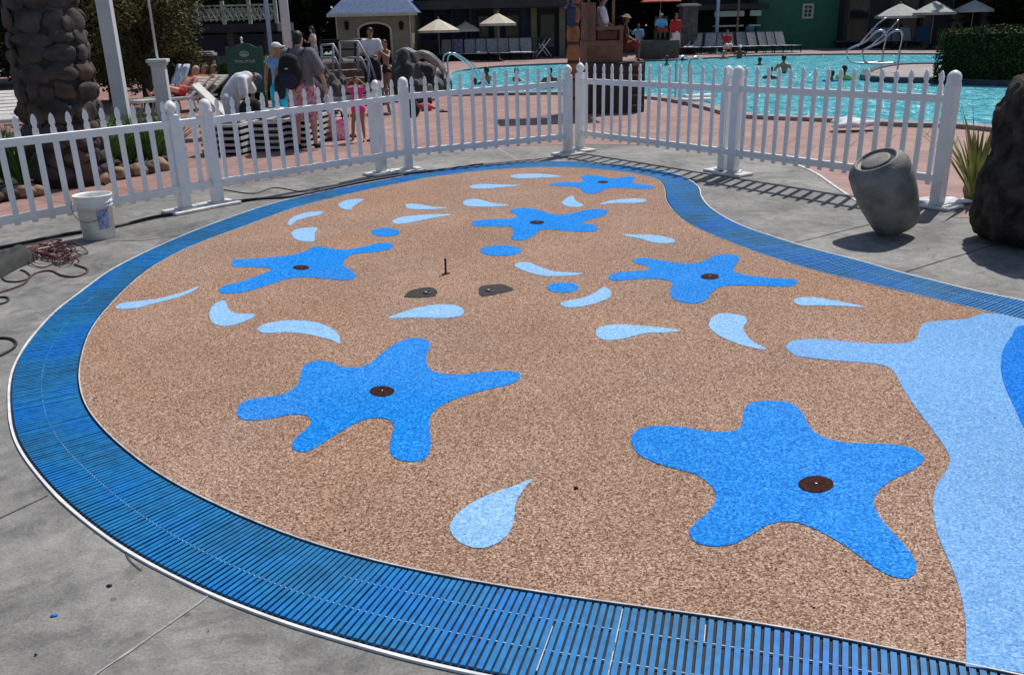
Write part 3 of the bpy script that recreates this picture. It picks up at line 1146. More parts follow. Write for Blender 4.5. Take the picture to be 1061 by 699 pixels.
K2 = (0, 230, 4.66)
lo1 = [(-60, 372), (0, 345), (60, 325), (120, 300), (150, 265), (190, 245), (250, 240), (300, 262), (360, 268), (415, 250), (420, 230), (380, 215), (360, 208)]
cord('extension_cord', crop(lo1, *K2), .0075, M['cord'], 'maroon extension cord trailing in a long loop across the concrete left of the bucket', 'cord')
rc = random.Random(11)
pile = []
for i in range(78):
    a = i * .83 + rc.uniform(-.2, .2)
    cx_, cy_ = 275 + 50 * math.sin(i * .31), 170 + 18 * math.cos(i * .23)
    rx, ry = rc.uniform(40, 118), rc.uniform(22, 48)
    x, y = cx_ + rx * math.cos(a), cy_ + ry * math.sin(a) * .8
    pile.append((x / 4.66, 230 + min(y, 235) / 4.66, .004 + .012 * (i % 5)))
cord('cord_coil', pile, .0055, M['cord'], 'tangled heap of maroon cord beside the bucket', 'cord')
cord('cord_coil', [(a / 4.66, 230 + b / 4.66, .02) for a, b in [(20, 160), (70, 140), (130, 128), (190, 118), (240, 105), (300, 100), (250, 120), (180, 132), (110, 145), (60, 165), (130, 150), (230, 128), (290, 115), (320, 125), (250, 150), (200, 165)]], .007, mat('faded_red_cord', (.20, .07, .06), .7, .4, 20), 'faded red cord bunched over the dark tarp at the left edge', 'cord')
cord('garden_cable', crop([(-80, 640), (-20, 655), (30, 635), (70, 610), (78, 585), (50, 568), (0, 565), (-80, 575)], *K2), .0085, M['cable'], 'black cable loop at the left picture edge, the nearer one', 'cable')
cord('garden_cable', crop([(-60, 410), (0, 400), (35, 388), (42, 375), (20, 366), (-60, 372)], *K2), .0075, M['cable'], 'small black cable loop at the left picture edge, above the nearer loop', 'cable')
cord('garden_cable', crop([(10, 270), (30, 288), (80, 292), (130, 280), (145, 262), (120, 240), (100, 235)], *K2), .0065, M['cable'], 'thin dark cable curling out from under the dark tarp', 'cable')
cord('cable_and_shade_line', [(-20, 262), (30, 252), (62, 245), (120, 236), (160, 226), (200, 220), (238, 211), (270, 207), (300, 205), (340, 197), (378, 189), (408, 184), (450, 178), (500, 171)], .014, M['cable'], 'long black tube drawn as the fence shadow line along its foot', 'cable')  # dark tube standing in for the shadow line at the fence foot
cord('cable_and_shade_line', [(232, 197), (262, 201), (285, 195), (312, 199), (330, 197), (352, 202)], .006, M['cable'], 'thin black wire on the concrete under the second fence panel', 'cable')
ps = [at(x, y) for x, y in crop([(-90, 230), (0, 178), (80, 150), (150, 138), (185, 150), (188, 178), (150, 200), (90, 225), (30, 258), (-40, 290), (-90, 310)], *K2)]
mb = MB()
n = len(ps)
cc = sum(ps, Vector()) / n
vs, fs = [], []
rings_ = 6
for j in range(rings_):
    t = j / (rings_ - 1)
    for i in range(n * 3):
        a = ps[i // 3].lerp(ps[(i // 3 + 1) % n], (i % 3) / 3)
        p = a.lerp(cc, t)
        wr = noise.noise(Vector((p.x * 9, p.y * 9, 0))) * .03
        vs.append((p.x, p.y, .004 + .11 * math.sin(min(t * 1.6, 1) * PI / 2) + (wr if t > .05 else 0)))
nn = n * 3
for j in range(rings_ - 1):
    for i in range(nn):
        fs.append((j * nn + i, j * nn + (i + 1) % nn, (j + 1) * nn + (i + 1) % nn, (j + 1) * nn + i))
mb.add(vs, fs, True)
o = mb.build('folded_tarp', M['darkcloth'], None, loc=(cc.x, cc.y, 0))
tag(o, 'dark folded tarp bundle on the concrete at the left edge', 'tarp')

# ---------------------------------------------------------------- grey jar
c = at(926, 242)
jar = thing('grey_jar', 'large grey jar tilted to the left on the concrete by the boulder', 'jar', (c.x, c.y, 0))
tl = Matrix.Rotation(R(-27), 4, 'Y') @ Matrix.Rotation(R(9), 4, 'X')
prof = [(.02, 0), (.165, 0), (.185, .01), (.20, .05), (.222, .16), (.243, .30), (.252, .42), (.252, .50), (.244, .515), (.250, .53), (.248, .575), (.225, .62), (.185, .648), (.178, .66), (.165, .664), (.158, .655), (.150, .640), (.02, .638)]
mb = MB()
mb.lathe(prof, (0.02, 0, .082), 48, tl)
mb.build('body', M['jar'], jar)
mb = MB()
mb.lathe([(.118, .640), (.118, .656), (.108, .660), (.01, .660)], (0.02, 0, .082), 32, tl)
mb.build('inner_lid', M['jar'], jar)
# ---------------------------------------------------------------- boulder, spiky plant, yellow stone
c = at(1075, 262)
mb = MB()
bm = bmesh.new()
bmesh.ops.create_icosphere(bm, subdivisions=6, radius=1)
vs = []
for v in bm.verts:
    p = v.co.copy()
    z = (p.z + 1) / 2
    rr = (.50 - .03 * z) if z < .5 else (.485 - .20 * (z - .5))
    q = Vector((p.x * .52, p.y * .5, p.z))
    # fuller sides
    sc = (1 - abs(p.z) ** 5) ** .5 / max(.05, (1 - p.z ** 2) ** .5)
    q.x *= min(sc, 1.6)
    q.y *= min(sc, 1.6)
    q.x *= 1.05
    if z > .42:
        q.x *= 1 - .22 * min(1, (z - .42) / .12)
    q *= 1 + .13 * noise.noise(p * 1.4 + Vector((3, 1, 5))) + .07 * noise.noise(p * 3.3) - .06 * max(0, .16 - abs(noise.noise(p * 2.4 + Vector((4, 4, 4))))) / .16 + .03 * noise.noise(p * 9) + .014 * noise.noise(p * 21)
    vs.append([q.x, q.y, q.z])
z0_, z1_ = min(v[2] for v in vs), max(v[2] for v in vs)
HB = height_to((c.x, c.y + .1, 0), 73)
vs = [(v[0], v[1], -.04 + (v[2] - z0_) / (z1_ - z0_) * (HB + .04)) for v in vs]
fs = [tuple(v.index for v in f.verts) for f in bm.faces]
bm.free()
mb.add(vs, fs, True)
o = mb.build('boulder', M['rock'])
o.location = (c.x + .19, c.y + .35, 0)
tag(o, 'tall dark boulder standing at the right picture edge', 'boulder')


def spiky(loc, n, L_, label, m_, seed, w=.03, name='spiky_plant', up_=.75, group=None):
    r_ = random.Random(seed)
    mb = MB()
    for i in range(n):
        a = r_.uniform(0, 2 * PI)
        lean = r_.uniform(.1, 1.0) ** 1.0 * (1 - up_) * 2.2
        ln = L_ * r_.uniform(.6, 1.1)
        dr = Vector((math.cos(a), math.sin(a), 0))
        sd = Vector((-dr.y, dr.x, 0))
        prev = None
        pts = []
        for j in range(5):
            t = j / 4
            p = dr * (ln * lean * t * (.6 + .6 * t)) + Vector((0, 0, ln * (t - .28 * lean * t * t)))
            pts.append((p, w * (1 - t ** 2.2) * (.6 + t if t < .4 else 1)))
        vs, fs = [], []
        for p, ww in pts:
            vs += [p - sd * ww / 2, p + dr * ww * .2 + Vector((0, 0, -.003)), p + sd * ww / 2]
        for j in range(4):
            fs += [(3 * j, 3 * j + 1, 3 * j + 4, 3 * j + 3), (3 * j + 1, 3 * j + 2, 3 * j + 5, 3 * j + 4)]
        mb.add(vs, fs)
    o = mb.build(name, m_)
    o.location = loc
    return tag(o, label, 'plant', group)


c = at(1012, 212)
spiky((c.x, c.y + .1, 0), 46, 1.0, 'spiky green plant left of the boulder with long pointed leaves', M['yellowleaf'], 4, .055, up_=.72)
c = at(1003, 208)
mb = MB()
mb.blob((0, 0, .1), (.16, .12, .14), 8, .2, 3, flat=(0,))
o = mb.build('edging_stone', M['edgestone'])
o.location = (c.x + .1, c.y, 0)
tag(o, 'yellowish stone at the foot of the spiky plant', 'stone')
c = at(978, 212)
mb = MB()
mb.blob((0, 0, .03), (.26, .12, .05), 5, .25, 3, flat=(.0,))
o = mb.build('folded_towel', M['towel'])
o.location = (c.x, c.y, .006)
tag(o, 'crumpled white towel on the ground between jar and spiky plant', 'towel')
c = at(882, 136)
mb = MB()
mb.blob((0, 0, .05), (.42, .18, .09), 6, .3, 3, flat=(.0,))
o = mb.build('folded_towel', M['towel'])
o.location = (c.x, c.y, .07)
tag(o, 'crumpled white towel on the pool edge behind the right fence panel', 'towel')

# ---------------------------------------------------------------- pool
water_px = [(452, 90), (462, 84), (467, 76), (500, 71), (540, 68.5), (590, 66.5), (640, 64.8), (700, 63), (772, 58.8), (830, 57.6), (900, 56.8), (980, 56.8), (1120, 57)]
far_w = [at(x, y) for x, y in water_px]
near_px = [(1200, 152), (1061, 139), (995, 132.5), (930, 130.5), (860, 126), (800, 123.5), (766, 121), (735, 113), (700, 105.5), (667, 102), (620, 100), (577, 98), (540, 98.5), (502, 99), (470, 99.5), (455, 97)]
near_w = [at(x, y) for x, y in near_px]
far_w = smooth_open(far_w, 3)
near_w = smooth_open(near_w, 3)
pool_poly = [(p.x, p.y) for p in far_w] + [(p.x, p.y) for p in near_w]
mb = MB()
mb.prism(pool_poly, -.01, .010)
mb.build('pool_water', M['water'])['kind'] = 'structure'


def strip_along(name, curve, w, z0, z1, m_, closed=False, kind='structure'):
    n = len(curve)
    vs, fs = [], []
    for i in range(n):
        a = curve[i - 1] if (closed or i > 0) else curve[0]
        b = curve[(i + 1) % n] if (closed or i < n - 1) else curve[-1]
        t = (b - a)
        t.z = 0
        t.normalize()
        nn = Vector((-t.y, t.x, 0)) * w / 2
        p, q = curve[i] - nn, curve[i] + nn
        vs += [(p.x, p.y, z0), (p.x, p.y, z1), (q.x, q.y, z1), (q.x, q.y, z0)]
    for i in range(n if closed else n - 1):
        k_ = (i + 1) % n
        for j in range(4):
            fs.append((4 * i + j, 4 * i + (j + 1) % 4, 4 * k_ + (j + 1) % 4, 4 * k_ + j))
    mb = MB()
    mb.add(vs, fs)
    o = mb.build(name, m_)
    o['kind'] = kind
    return o


ring_c = [Vector((x, y, 0)) for x, y in pool_poly]
strip_along('pool_coping', ring_c, .34, .0, .075, M['coping'], True)
# waterline tile just inside the coping at the far side
inn_far = [p + Vector((0, -.26, 0)) for p in far_w]
strip_along('waterline_tile', inn_far, .16, .0, .05, M['cope_dark'])
# small paved spit on the right with the handrails
sp_px = [(895, 83), (905, 76), (930, 71), (965, 70), (1010, 72), (1200, 78), (1200, 96), (1061, 90.5), (1005, 88.5), (960, 86.5), (920, 86)]
sp = smooth_closed([at(x, y) for x, y in sp_px], 2)
mb = MB()
mb.prism([(p[0], p[1]) for p in sp], 0, .12)
mb.build('pool_spit', M['coping'])['kind'] = 'structure'
strip_along('pool_coping', [Vector((p[0], p[1], .0)) for p in sp], .25, .0, .16, M['cope_dark'], True)


def tube_obj(name, pts, r, m_, parent, k=5, n=8):
    mb = MB()
    ps = smooth_open([Vector(p) for p in pts], k) if k > 1 else pts
    mb.tube(ps, r, n)
    return mb.build(name, m_, parent)


def handrail(px_base, label, rz, w=.55, s=1.0):
    c = at(*px_base)
    r = thing('pool_handrail', label, 'handrail', (c.x, c.y, 0), rz, 'steel handrails at the pool steps')
    for sgn in (-1, 1):
        y = sgn * w / 2
        tube_obj('rail', [(0, y, 0), (0, y, .55 * s), (0, y, .85 * s), (.10, y, .97 * s), (.3, y, .95 * s), (.8, y, .62 * s), (1.15, y, .2 * s), (1.2, y, -.02)], .024, M['chrome'], r)
        for xx in (0,):
            mb = MB()
            mb.lathe([(.05, 0), (.05, .02), (.03, .03)], (xx, y, .0), 12)
            mb.build('flange', M['chrome'], r)
    return r


handrail((706, 105), 'steel handrail rising behind the fence panel with the lifeguard stand', R(25), .5, 1.0)
handrail((463, 94), 'steel handrail at the left end of the pool by the rock slide', R(20), .45, 1.05)
# the figure-shaped rail at the spit
c = at(929, 79)
r = thing('pool_handrail', 'steel looped handrail on the paved spit before the hedge', 'handrail', (c.x, c.y, .12), 0, 'steel handrails at the pool steps')
mpp = (c - EYE).length / F_PX
for sgn, dx in ((0, 0), (1, -8)):
    pts = []
    for x, y in [(929, 78), (929, 60), (930, 48), (927, 43), (920, 44), (911, 52), (897, 58), (895.5, 63), (899, 69), (910, 70.5), (927, 70)]:
        pts.append(((x - 929 + dx) * mpp, sgn * .55, (78 - y) * mpp * 1.02))
    tube_obj('rail', pts, .03, M['chrome'], r, 4)
tube_obj('brace', [((894 - 929) * mpp, .3, (78 - 55) * mpp), ((910 - 929) * mpp, .3, (78 - 36) * mpp), ((918 - 929) * mpp, .3, (78 - 31) * mpp)], .022, M['chrome'], r, 2)
tube_obj('brace', [((903 - 929) * mpp, .1, (78 - 55) * mpp), ((920 - 929) * mpp, .1, (78 - 40) * mpp), ((926 - 929) * mpp, .1, (78 - 33) * mpp)], .022, M['chrome'], r, 2)
# white step by the right handrail
c = at(722, 108)
stp = thing('pool_step', 'low white moulded step at the pool edge below the handrail', 'step', (c.x, c.y, 0), R(8))
for i, nm in enumerate(('lower_tread', 'upper_tread')):
    mb = MB()
    mb.box((.12 * i, .25 * i, .05 + .06 * i + .05), (.75 - .1 * i, .3, .07))
    mb.build(nm, M['vinyl'], stp, .015)

# ---------------------------------------------------------------- loungers
def make_lounger(label, loc, rz, fabric, frame, back=62, group='loungers along the far side of the pool', slats=False):
    """feet towards -y, head at +y"""
    r = thing('lounger', label, 'lounger', loc, rz, group)
    W_, L_ = .62, 1.25
    zs = .34
    mb = MB()
    for sx in (-1, 1):
        mb.beam((sx * W_ / 2, -L_, zs), (sx * W_ / 2, .25, zs), .045, .05)
    mb.beam((-W_ / 2, -L_, zs), (W_ / 2, -L_, zs), .045, .05)
    mb.beam((-W_ / 2, .25, zs), (W_ / 2, .25, zs), .045, .05)
    mb.build('frame', frame, r)
    ba = R(back)
    bl = .78
    tip = Vector((0, bl * math.cos(ba), zs + bl * math.sin(ba)))
    if slats:
        mb = MB()
        for i in range(11):
            y = -L_ + .06 + i * .115
            mb.box((0, y, zs + .028), (W_ - .02, .085, .012))
        mb.build('seat', fabric, r)
        mb = MB()
        for i in range(7):
            t = (i + .5) / 7
            mb.box((0, tip.y * t, zs + .03 + (tip.z - zs) * t), (W_ - .02, .085, .012), 0, None, 0, ba)
        mb.build('backrest', fabric, r)
    else:
        mb = MB()
        mb.box((0, -L_ / 2, zs + .028), (W_ - .03, L_, .014))
        mb.build('seat', fabric, r)
        mb = MB()
        mb.box((0, tip.y / 2, zs + .02 + (tip.z - zs) / 2), (W_ - .03, bl, .016), 0, None, 0, ba)
        mb.build('backrest', fabric, r)
    mb = MB()
    for sx in (-1, 1):
        mb.beam((sx * W_ / 2, 0, zs), (sx * W_ / 2, tip.y, tip.z), .035, .035)
    mb.beam((-W_ / 2, tip.y, tip.z), (W_ / 2, tip.y, tip.z), .035, .035)
    mb.build('back_frame', frame, r)
    for sx in (-1, 1):
        for y in (-L_ + .15, .1):
            mb = MB()
            mb.beam((sx * (W_ / 2 - .02), y, zs), (sx * W_ / 2, y + (-.06 if y < 0 else .06), 0), .035, .035)
            mb.build('leg', frame, r)
    return r


gdark = mat('charcoal_sling', (.33, .34, .36), .85, .2, 8)
LG = 'loungers along the far side of the pool'
lounger_proto = make_lounger('grey lounger under a blue-figured white towel, leftmost across the pool', at(462, 64), R(-6), gdark, M['blackiron'], 66)
pr = []
xs_far = [463.5, 475, 487.5, 499.5, 511, 523, 534, 545.5]
names_far = ['grey lounger with a dark print towel, second from left across the pool', 'third grey lounger from the left across the pool', 'fourth grey lounger from the left across the pool with a white towel on its seat', 'fifth grey lounger from the left across the pool', 'sixth grey lounger from the left across the pool', 'seventh grey lounger from the left across the pool with a folded white towel', 'eighth grey lounger across the pool beside the stroller']


def place_l(x, ybase, rz, lab, proto=lounger_proto, group=LG):
    c = at(x, ybase)
    return dup(proto, (c.x, c.y, 0), rz, lab, group)


c = at(xs_far[0], 63)
lounger_proto.location = (c.x, c.y, 0)
for x, nm in zip(xs_far[1:], names_far):
    place_l(x, 63 - (x - 463) * .02, R(random.uniform(-8, 8)), nm)
rx = [706, 717.5, 732, 742, 752, 766, 777, 788, 797, 806]
for i, x in enumerate(rx):
    place_l(x + 3, 56.5 - .02 * (x - 700), R(-22 if i < 4 else (8 if i < 6 else 26)), 'grey lounger left of the green house, %s' % ['first from left', 'second from left', 'third from left', 'fourth from left', 'fifth from left', 'fifth from right', 'fourth from right', 'third from right', 'second from right', 'rightmost'][i])
lab4 = ['first', 'second', 'third', 'fourth', 'fifth', 'sixth', 'seventh']
for i, x in enumerate([869, 882, 895, 907, 918, 929, 938]):
    place_l(x, 49.5, R(-4 + (i - 3) * 3), 'grey lounger, %s from left before the dark building at right' % lab4[i])
for i, x in enumerate([985, 997, 1009]):
    place_l(x, 46, R(6), 'grey lounger above the hedge, %s' % ['left one', 'middle one', 'right one'][i])
# pale lounger seen side-on
c = at(826, 50)
side_l = make_lounger('pale cream lounger seen side-on at the right end of its row', (c.x, c.y, 0), R(-72), M['lounger_w'], M['lounger_w'], 40)

# towels on the far loungers
def towel(c, size, rz, lab, m_=M['towel'], rx=0.0, z=.4):
    mb = MB()
    nx, ny = 7, 7
    vs = []
    for i in range(nx):
        for j in range(ny):
            x, y = (i / (nx - 1) - .5) * size[0], (j / (ny - 1) - .5) * size[1]
            vs.append((x, y, .012 * math.sin(i * 1.7 + j) + .01 * math.cos(j * 2.1)))
    top = len(vs)
    vs += [(x, y, z_ - .03) for x, y, z_ in vs]
    fs = []
    for i in range(nx - 1):
        for j in range(ny - 1):
            a = i * ny + j
            fs.append((a, a + ny, a + ny + 1, a + 1))
            fs.append((top + a, top + a + 1, top + a + ny + 1, top + a + ny))
    for i in range(nx - 1):
        a, b = i * ny, (i + 1) * ny
        fs.append((a, top + a, top + b, b))
        a, b = i * ny + ny - 1, (i + 1) * ny + ny - 1
        fs.append((a, b, top + b, top + a))
    for j in range(ny - 1):
        a, b = j, j + 1
        fs.append((a, b, top + b, top + a))
        a, b = (nx - 1) * ny + j, (nx - 1) * ny + j + 1
        fs.append((a, top + a, top + b, b))
    mb.add(vs, fs, True)
    o = mb.build('beach_towel', m_)
    o.location = (c[0], c[1], z)
    o.rotation_euler = (rx, 0, rz)
    return tag(o, lab, 'towel', 'towels lying on the loungers')


def on_back(x, lab, m_):
    c = at(x, 62.9)
    return towel((c.x, c.y + .13, 0), (.5, .72), 0, lab, m_, R(66), .74)


tw_print = mat('white_and_blue_print_towel', (.55, .58, .78), .9, .1, 3.5, col2=(.10, .13, .5))
on_back(463.5, 'white towel with a blue figure over the leftmost far lounger', tw_print)
on_back(475, 'dark blue print towel over the second far lounger', mat('navy_print_towel', (.08, .08, .2), .9, .1, 5, col2=(.3, .3, .42)))
for x, lab in ((499.5, 'white towel folded on the fourth far lounger seat'), (534, 'white towel folded on the seventh far lounger seat'), (545, 'white towel folded on the eighth far lounger seat'), (713, 'white towel on a lounger right of the second lifeguard stand')):
    c = at(x, 63.3 if x < 600 else 57.5)
    towel((c.x, c.y - .25, 0), (.52, .5), 0, lab, M['towel'], 0, .44)

# near loungers on the left
c = at(18, 150)
nl = make_lounger('white strap lounger behind the stone pillar at the left edge', (c.x - .3, c.y + 1.6, 0), R(28), M['lounger_w'], M['lounger_w'], 32, 'white loungers on the left deck', True)
dup(nl, (c.x - 1.1, c.y + 1.9, 0), R(30), 'white strap lounger at the far left edge, furthest from the pillar', 'white loungers on the left deck')
# tilted up white lounger beside the bending man
c = at(241, 142)
nl2 = make_lounger('cream lounger with raised straight back left of the bending man', (c.x, c.y, 0), R(98), M['lounger_w'], M['lounger_w'], 48, 'cream loungers behind the second fence panel')
def flat_lounger(label, loc, rz, group):
    r = thing('stacked_lounger', label, 'lounger', loc, rz, group)
    mb = MB()
    for sx in (-1, 1):
        mb.beam((sx * .31, -.95, .06), (sx * .31, .95, .06), .045, .045)
    for y in (-.95, .95):
        mb.beam((-.31, y, .06), (.31, y, .06), .045, .04)
    mb.build('frame', M['lounger_w'], r)
    mb = MB()
    mb.box((0, 0, .062), (.575, 1.86, .012))
    mb.build('sling', M['black'], r)
    for sx in (-1, 1):
        for y in (-.8, .8):
            mb = MB()
            mb.box((sx * .27, y, .019), (.04, .05, .038))
            mb.build('foot', M['black'], r)
    return r


lvl = ['bottom', 'second', 'third', 'fourth', 'top']
fl0 = None
for (x, y, nm_) in [(240, 161, 'left stack'), (280, 157, 'middle stack'), (307, 154, 'right stack')]:
    c = at(x, y)
    for j in range(5):
        lab_ = '%s lounger of the %s behind the second fence panel' % (lvl[j], nm_)
        loc_ = (c.x, c.y + .95, .004 + j * .095)
        if fl0 is None:
            fl0 = flat_lounger(lab_, loc_, R(-8), 'stacked loungers behind the second fence panel')
        else:
            dup(fl0, loc_, R(-8) + random.uniform(-.012, .012), lab_)
c = at(296, 146)
towel((c.x - .15, c.y + .5, 0), (.5, .4), .3, 'bunched white towel on the middle lounger stack left of the backpack man', M['towel'], 0, .50)
c = at(262, 150)
towel((c.x, c.y + .6, 0), (.8, .45), .1, 'cream towel spread between the left and middle lounger stacks', M['lounger_w'], 0, .52)
c = at(15, 128)
towel((c.x - .2, c.y + .6, 0), (.5, .5), .3, 'white and blue towel on the lounger behind the pillar', tw_print, 0, .44)

# ---------------------------------------------------------------- umbrellas
def umbrella(x, ytop, ybase, half_px, label, m_, slope=.28, group='poolside umbrellas', Y=None):
    c = at(x, ybase)
    H = height_to(c, ytop)
    k_ = (c - EYE).length / F_PX
    rad = half_px * k_
    r = thing('poolside_umbrella', label, 'umbrella', (c.x, c.y, 0), random.uniform(0, .7), group)
    n = 8
    mb = MB()
    vs = [(0, 0, H)]
    for rr, dz in ((.5, .48), (1.0, 1.0)):
        for i in range(n):
            a = 2 * PI * i / n
            vs.append((rad * rr * math.cos(a), rad * rr * math.sin(a), H - rad * slope * 2 * dz * .9))
    fs = [(0, 1 + i, 1 + (i + 1) % n) for i in range(n)] + [(1 + i, 9 + i, 9 + (i + 1) % n, 1 + (i + 1) % n) for i in range(n)]
    t = len(vs)
    vs2 = [(x_, y_, z_ - .03) for x_, y_, z_ in vs]
    mb.add(vs, fs)
    mb.add(vs2, fs)
    # valance
    vs3 = []
    for i in range(n):
        vs3 += [vs[9 + i], (vs[9 + i][0], vs[9 + i][1], vs[9 + i][2] - .12)]
    mb.add(vs3, [(2 * i, 2 * i + 1, 2 * ((i + 1) % n) + 1, 2 * ((i + 1) % n)) for i in range(n)])
    mb.build('canopy', m_, r)
    mb = MB()
    mb.tube([(0, 0, .0), (0, 0, H - .02)], .028, 8)
    mb.build('pole', M['beigewall'], r)
    mb = MB()
    for i in range(n):
        a = 2 * PI * i / n
        mb.beam((0, 0, H - .12), (rad * .97 * math.cos(a), rad * .97 * math.sin(a), H - rad * slope * 1.8 - .035), .02, .02)
    mb.build('ribs', M['darkbrown'], r)
    mb = MB()
    mb.lathe([(.28, 0), (.28, .06), (.06, .1), (.05, .25)], (0, 0, 0), 16)
    mb.build('base', M['blackiron'], r)
    mb = MB()
    mb.lathe([(.04, H - .01), (.05, H + .03), (.01, H + .09)], (0, 0, 0), 8)
    mb.build('finial', M['orangewood'], r)
    return r


umbrella(456, 19.5, 64, 21, 'cream umbrella, leftmost one before the blue roofed building', M['canvas'])
umbrella(484, 22.5, 62, 14, 'small cream umbrella partly behind the leftmost one', M['canvas'])
umbrella(517, 13.5, 63, 19, 'cream umbrella with highest peak above the left row of loungers', M['canvas'])
umbrella(928, 3.5, 51, 21, 'pale umbrella with a torn looking left edge, left of three above the hedge', M['canvas_w'])
umbrella(963, 1, 51, 19, 'pale umbrella, middle of three above the hedge', M['canvas_w'])
umbrella(1003, 0, 50, 16, 'pale umbrella, right one of three above the hedge', M['canvas_w'])

# ---------------------------------------------------------------- trees and plants
def leaf_cloud(mb, centre, rad, n, ls, rng, shell=.55):
    for _ in range(n):
        while True:
            d = Vector((rng.uniform(-1, 1), rng.uniform(-1, 1), rng.uniform(-1, 1)))
            if d.length <= 1 and d.length > shell * rng.random():
                break
        p = Vector(centre) + Vector((d.x * rad[0], d.y * rad[1], d.z * rad[2]))
        a = Vector((rng.uniform(-1, 1), rng.uniform(-1, 1), rng.uniform(-.6, .6))).normalized() * ls * rng.uniform(.5, 1.2)
        b = a.cross(Vector((rng.uniform(-1, 1), rng.uniform(-1, 1), rng.uniform(-1, 1)))).normalized() * ls * rng.uniform(.25, .5)
        mb.add([p - a, p + b, p + a, p - b], [(0, 1, 2, 3)])


def make_tree(label, loc, H, cr, m_, seed, n=5000, ls=.16, clumps=16, trunk_h=None, group=None, low=.25, name='tree', squash=1.0):
    rng = random.Random(seed)
    r = thing(name, label, 'tree', loc, rng.uniform(0, 6), group)
    mb = MB()
    th = H * .6
    mb.tube([(0, 0, 0), (.05 * rng.uniform(-1, 1), 0, th * .4), (.15 * rng.uniform(-1, 1), .1, th)], [cr * .09, cr * .07, cr * .03], 9)
    cl = []
    for i in range(clumps):
        a = rng.uniform(0, 2 * PI)
        rr = cr * math.sqrt(rng.random()) * .75
        z = H * (low + (1 - low) * rng.uniform(.08, .86))
        k_ = 1 - .5 * ((z / H - .55) / .5) ** 2
        cl.append((Vector((rr * k_ * math.cos(a), rr * k_ * math.sin(a) * squash, z)), cr * rng.uniform(.32, .5)))
    for c_, rad in cl:
        s0 = Vector((0, 0, min(th * .95, c_.z * .55)))
        mid = s0.lerp(c_, .5) + Vector((0, 0, .1))
        mb.tube([s0, mid, c_], [cr * .03, cr * .018, cr * .006], 5)
    mb.build('trunk', M['bark'], r)
    mb = MB()
    for c_, rad in cl:
        leaf_cloud(mb, c_, (rad, rad, rad * .75), int(n / clumps), ls, rng)
    mb.build('crown', m_, r)
    return r


GT = 'trees behind the pool buildings'
t_far = make_tree('dark leafy tree behind the blue roofed building', at_depth(395, 30, 58) * Vector((1, 1, 0)) if False else (at_depth(395, 30, 60).x, 60, 0), 9, 4.6, M['leaf_dark'], 1, 11000, .36, 26, group=GT, low=.1)
for i, (x, Y, sc, lab) in enumerate([(300, 52, .95, 'dark leafy tree behind the pale columns left of the blue roofed building'), (470, 62, 1.15, 'dark tree above the leftmost umbrella'), (560, 60, 1.1, 'dark tree above the totem post'), (640, 58, 1.1, 'dark tree behind the lifeguard stand'),
                                    (725, 60, 1.2, 'dark tree behind the grey stone pillar'), (800, 63, 1.2, 'dark tree behind the green house, left part'), (880, 60, 1.15, 'dark tree behind the green house, right part'), (950, 58, 1.1, 'dark tree behind the pale umbrellas'), (1020, 54, 1.1, 'dark tree behind the hedge'), (1110, 50, 1.1, 'dark tree beyond the right picture edge'),
                                    (210, 46, .9, 'dark tree behind the lattice walkway'), (120, 42, .95, 'dark tree behind the olive bush'), (30, 36, .9, 'dark tree behind the stone pillar'), (-60, 34, .9, 'dark tree beyond the left picture edge')]):
    dup(t_far, (at_depth(x, 30, Y).x, Y, 0), i * 1.3, lab, GT, sc)
# the wood behind everything reads as one mass
rngw = random.Random(77)
mb = MB()
for i in range(52000):
    x = rngw.uniform(-62, 62)
    top = 10.5 + 2.2 * noise.noise(Vector((x * .16, 3, 0))) + 1.2 * noise.noise(Vector((x * .6, 9, 0)))
    z = top * (1 - rngw.random() ** 1.3 * .98)
    yb = 68 - abs(x) * .16 - max(0, (-x - 12)) * .3
    wv = 1.6 * noise.noise(Vector((x * .25, z * .3, 5)))
    p = Vector((x, yb + wv + rngw.uniform(-.8, .8), z))
    a_ = Vector((rngw.uniform(-1, 1), rngw.uniform(-.5, .5), rngw.uniform(-1, 1))).normalized() * rngw.uniform(.22, .5)
    b_ = a_.cross(Vector((rngw.uniform(-.4, .4), 1, rngw.uniform(-.4, .4)))).normalized() * rngw.uniform(.12, .28)
    mb.add([p - a_, p + b_, p + a_, p - b_], [(0, 1, 2, 3)])
o = mb.build('far_wood', M['leaf_dark'])
tag(o, 'dark mass of trees closing the view behind the pool buildings', 'trees', None, 'stuff')

# olive bush left, overhanging
c = at(140, 118)
make_tree('large olive green bush overhanging behind the white columns', (c.x - .2, c.y + 1.5, 0), 4.3, 1.75, M['leaf_olive'], 21, 15000, .06, 26, low=.12, name='bushy_tree')
c = at(178, 106)
make_tree('lower olive bush spilling towards the sunbathers', (c.x - .3, c.y + 1.8, 0), 2.3, 1.15, M['leaf_olive'], 22, 8000, .055, 16, low=.15, name='bushy_tree')
c = at(60, 118)
make_tree('dark bush behind the stone pillar', (c.x, c.y + 3.4, 0), 4.2, 2.0, M['leaf_dark'], 23, 9000, .10, 20, low=.1, name='bushy_tree')
c = at(-10, 120)
make_tree('dark bush at the left picture edge beyond the loungers', (c.x - .8, c.y + 4.5, 0), 4.2, 2.0, M['leaf_dark'], 24, 8000, .10, 20, low=.1, name='bushy_tree')

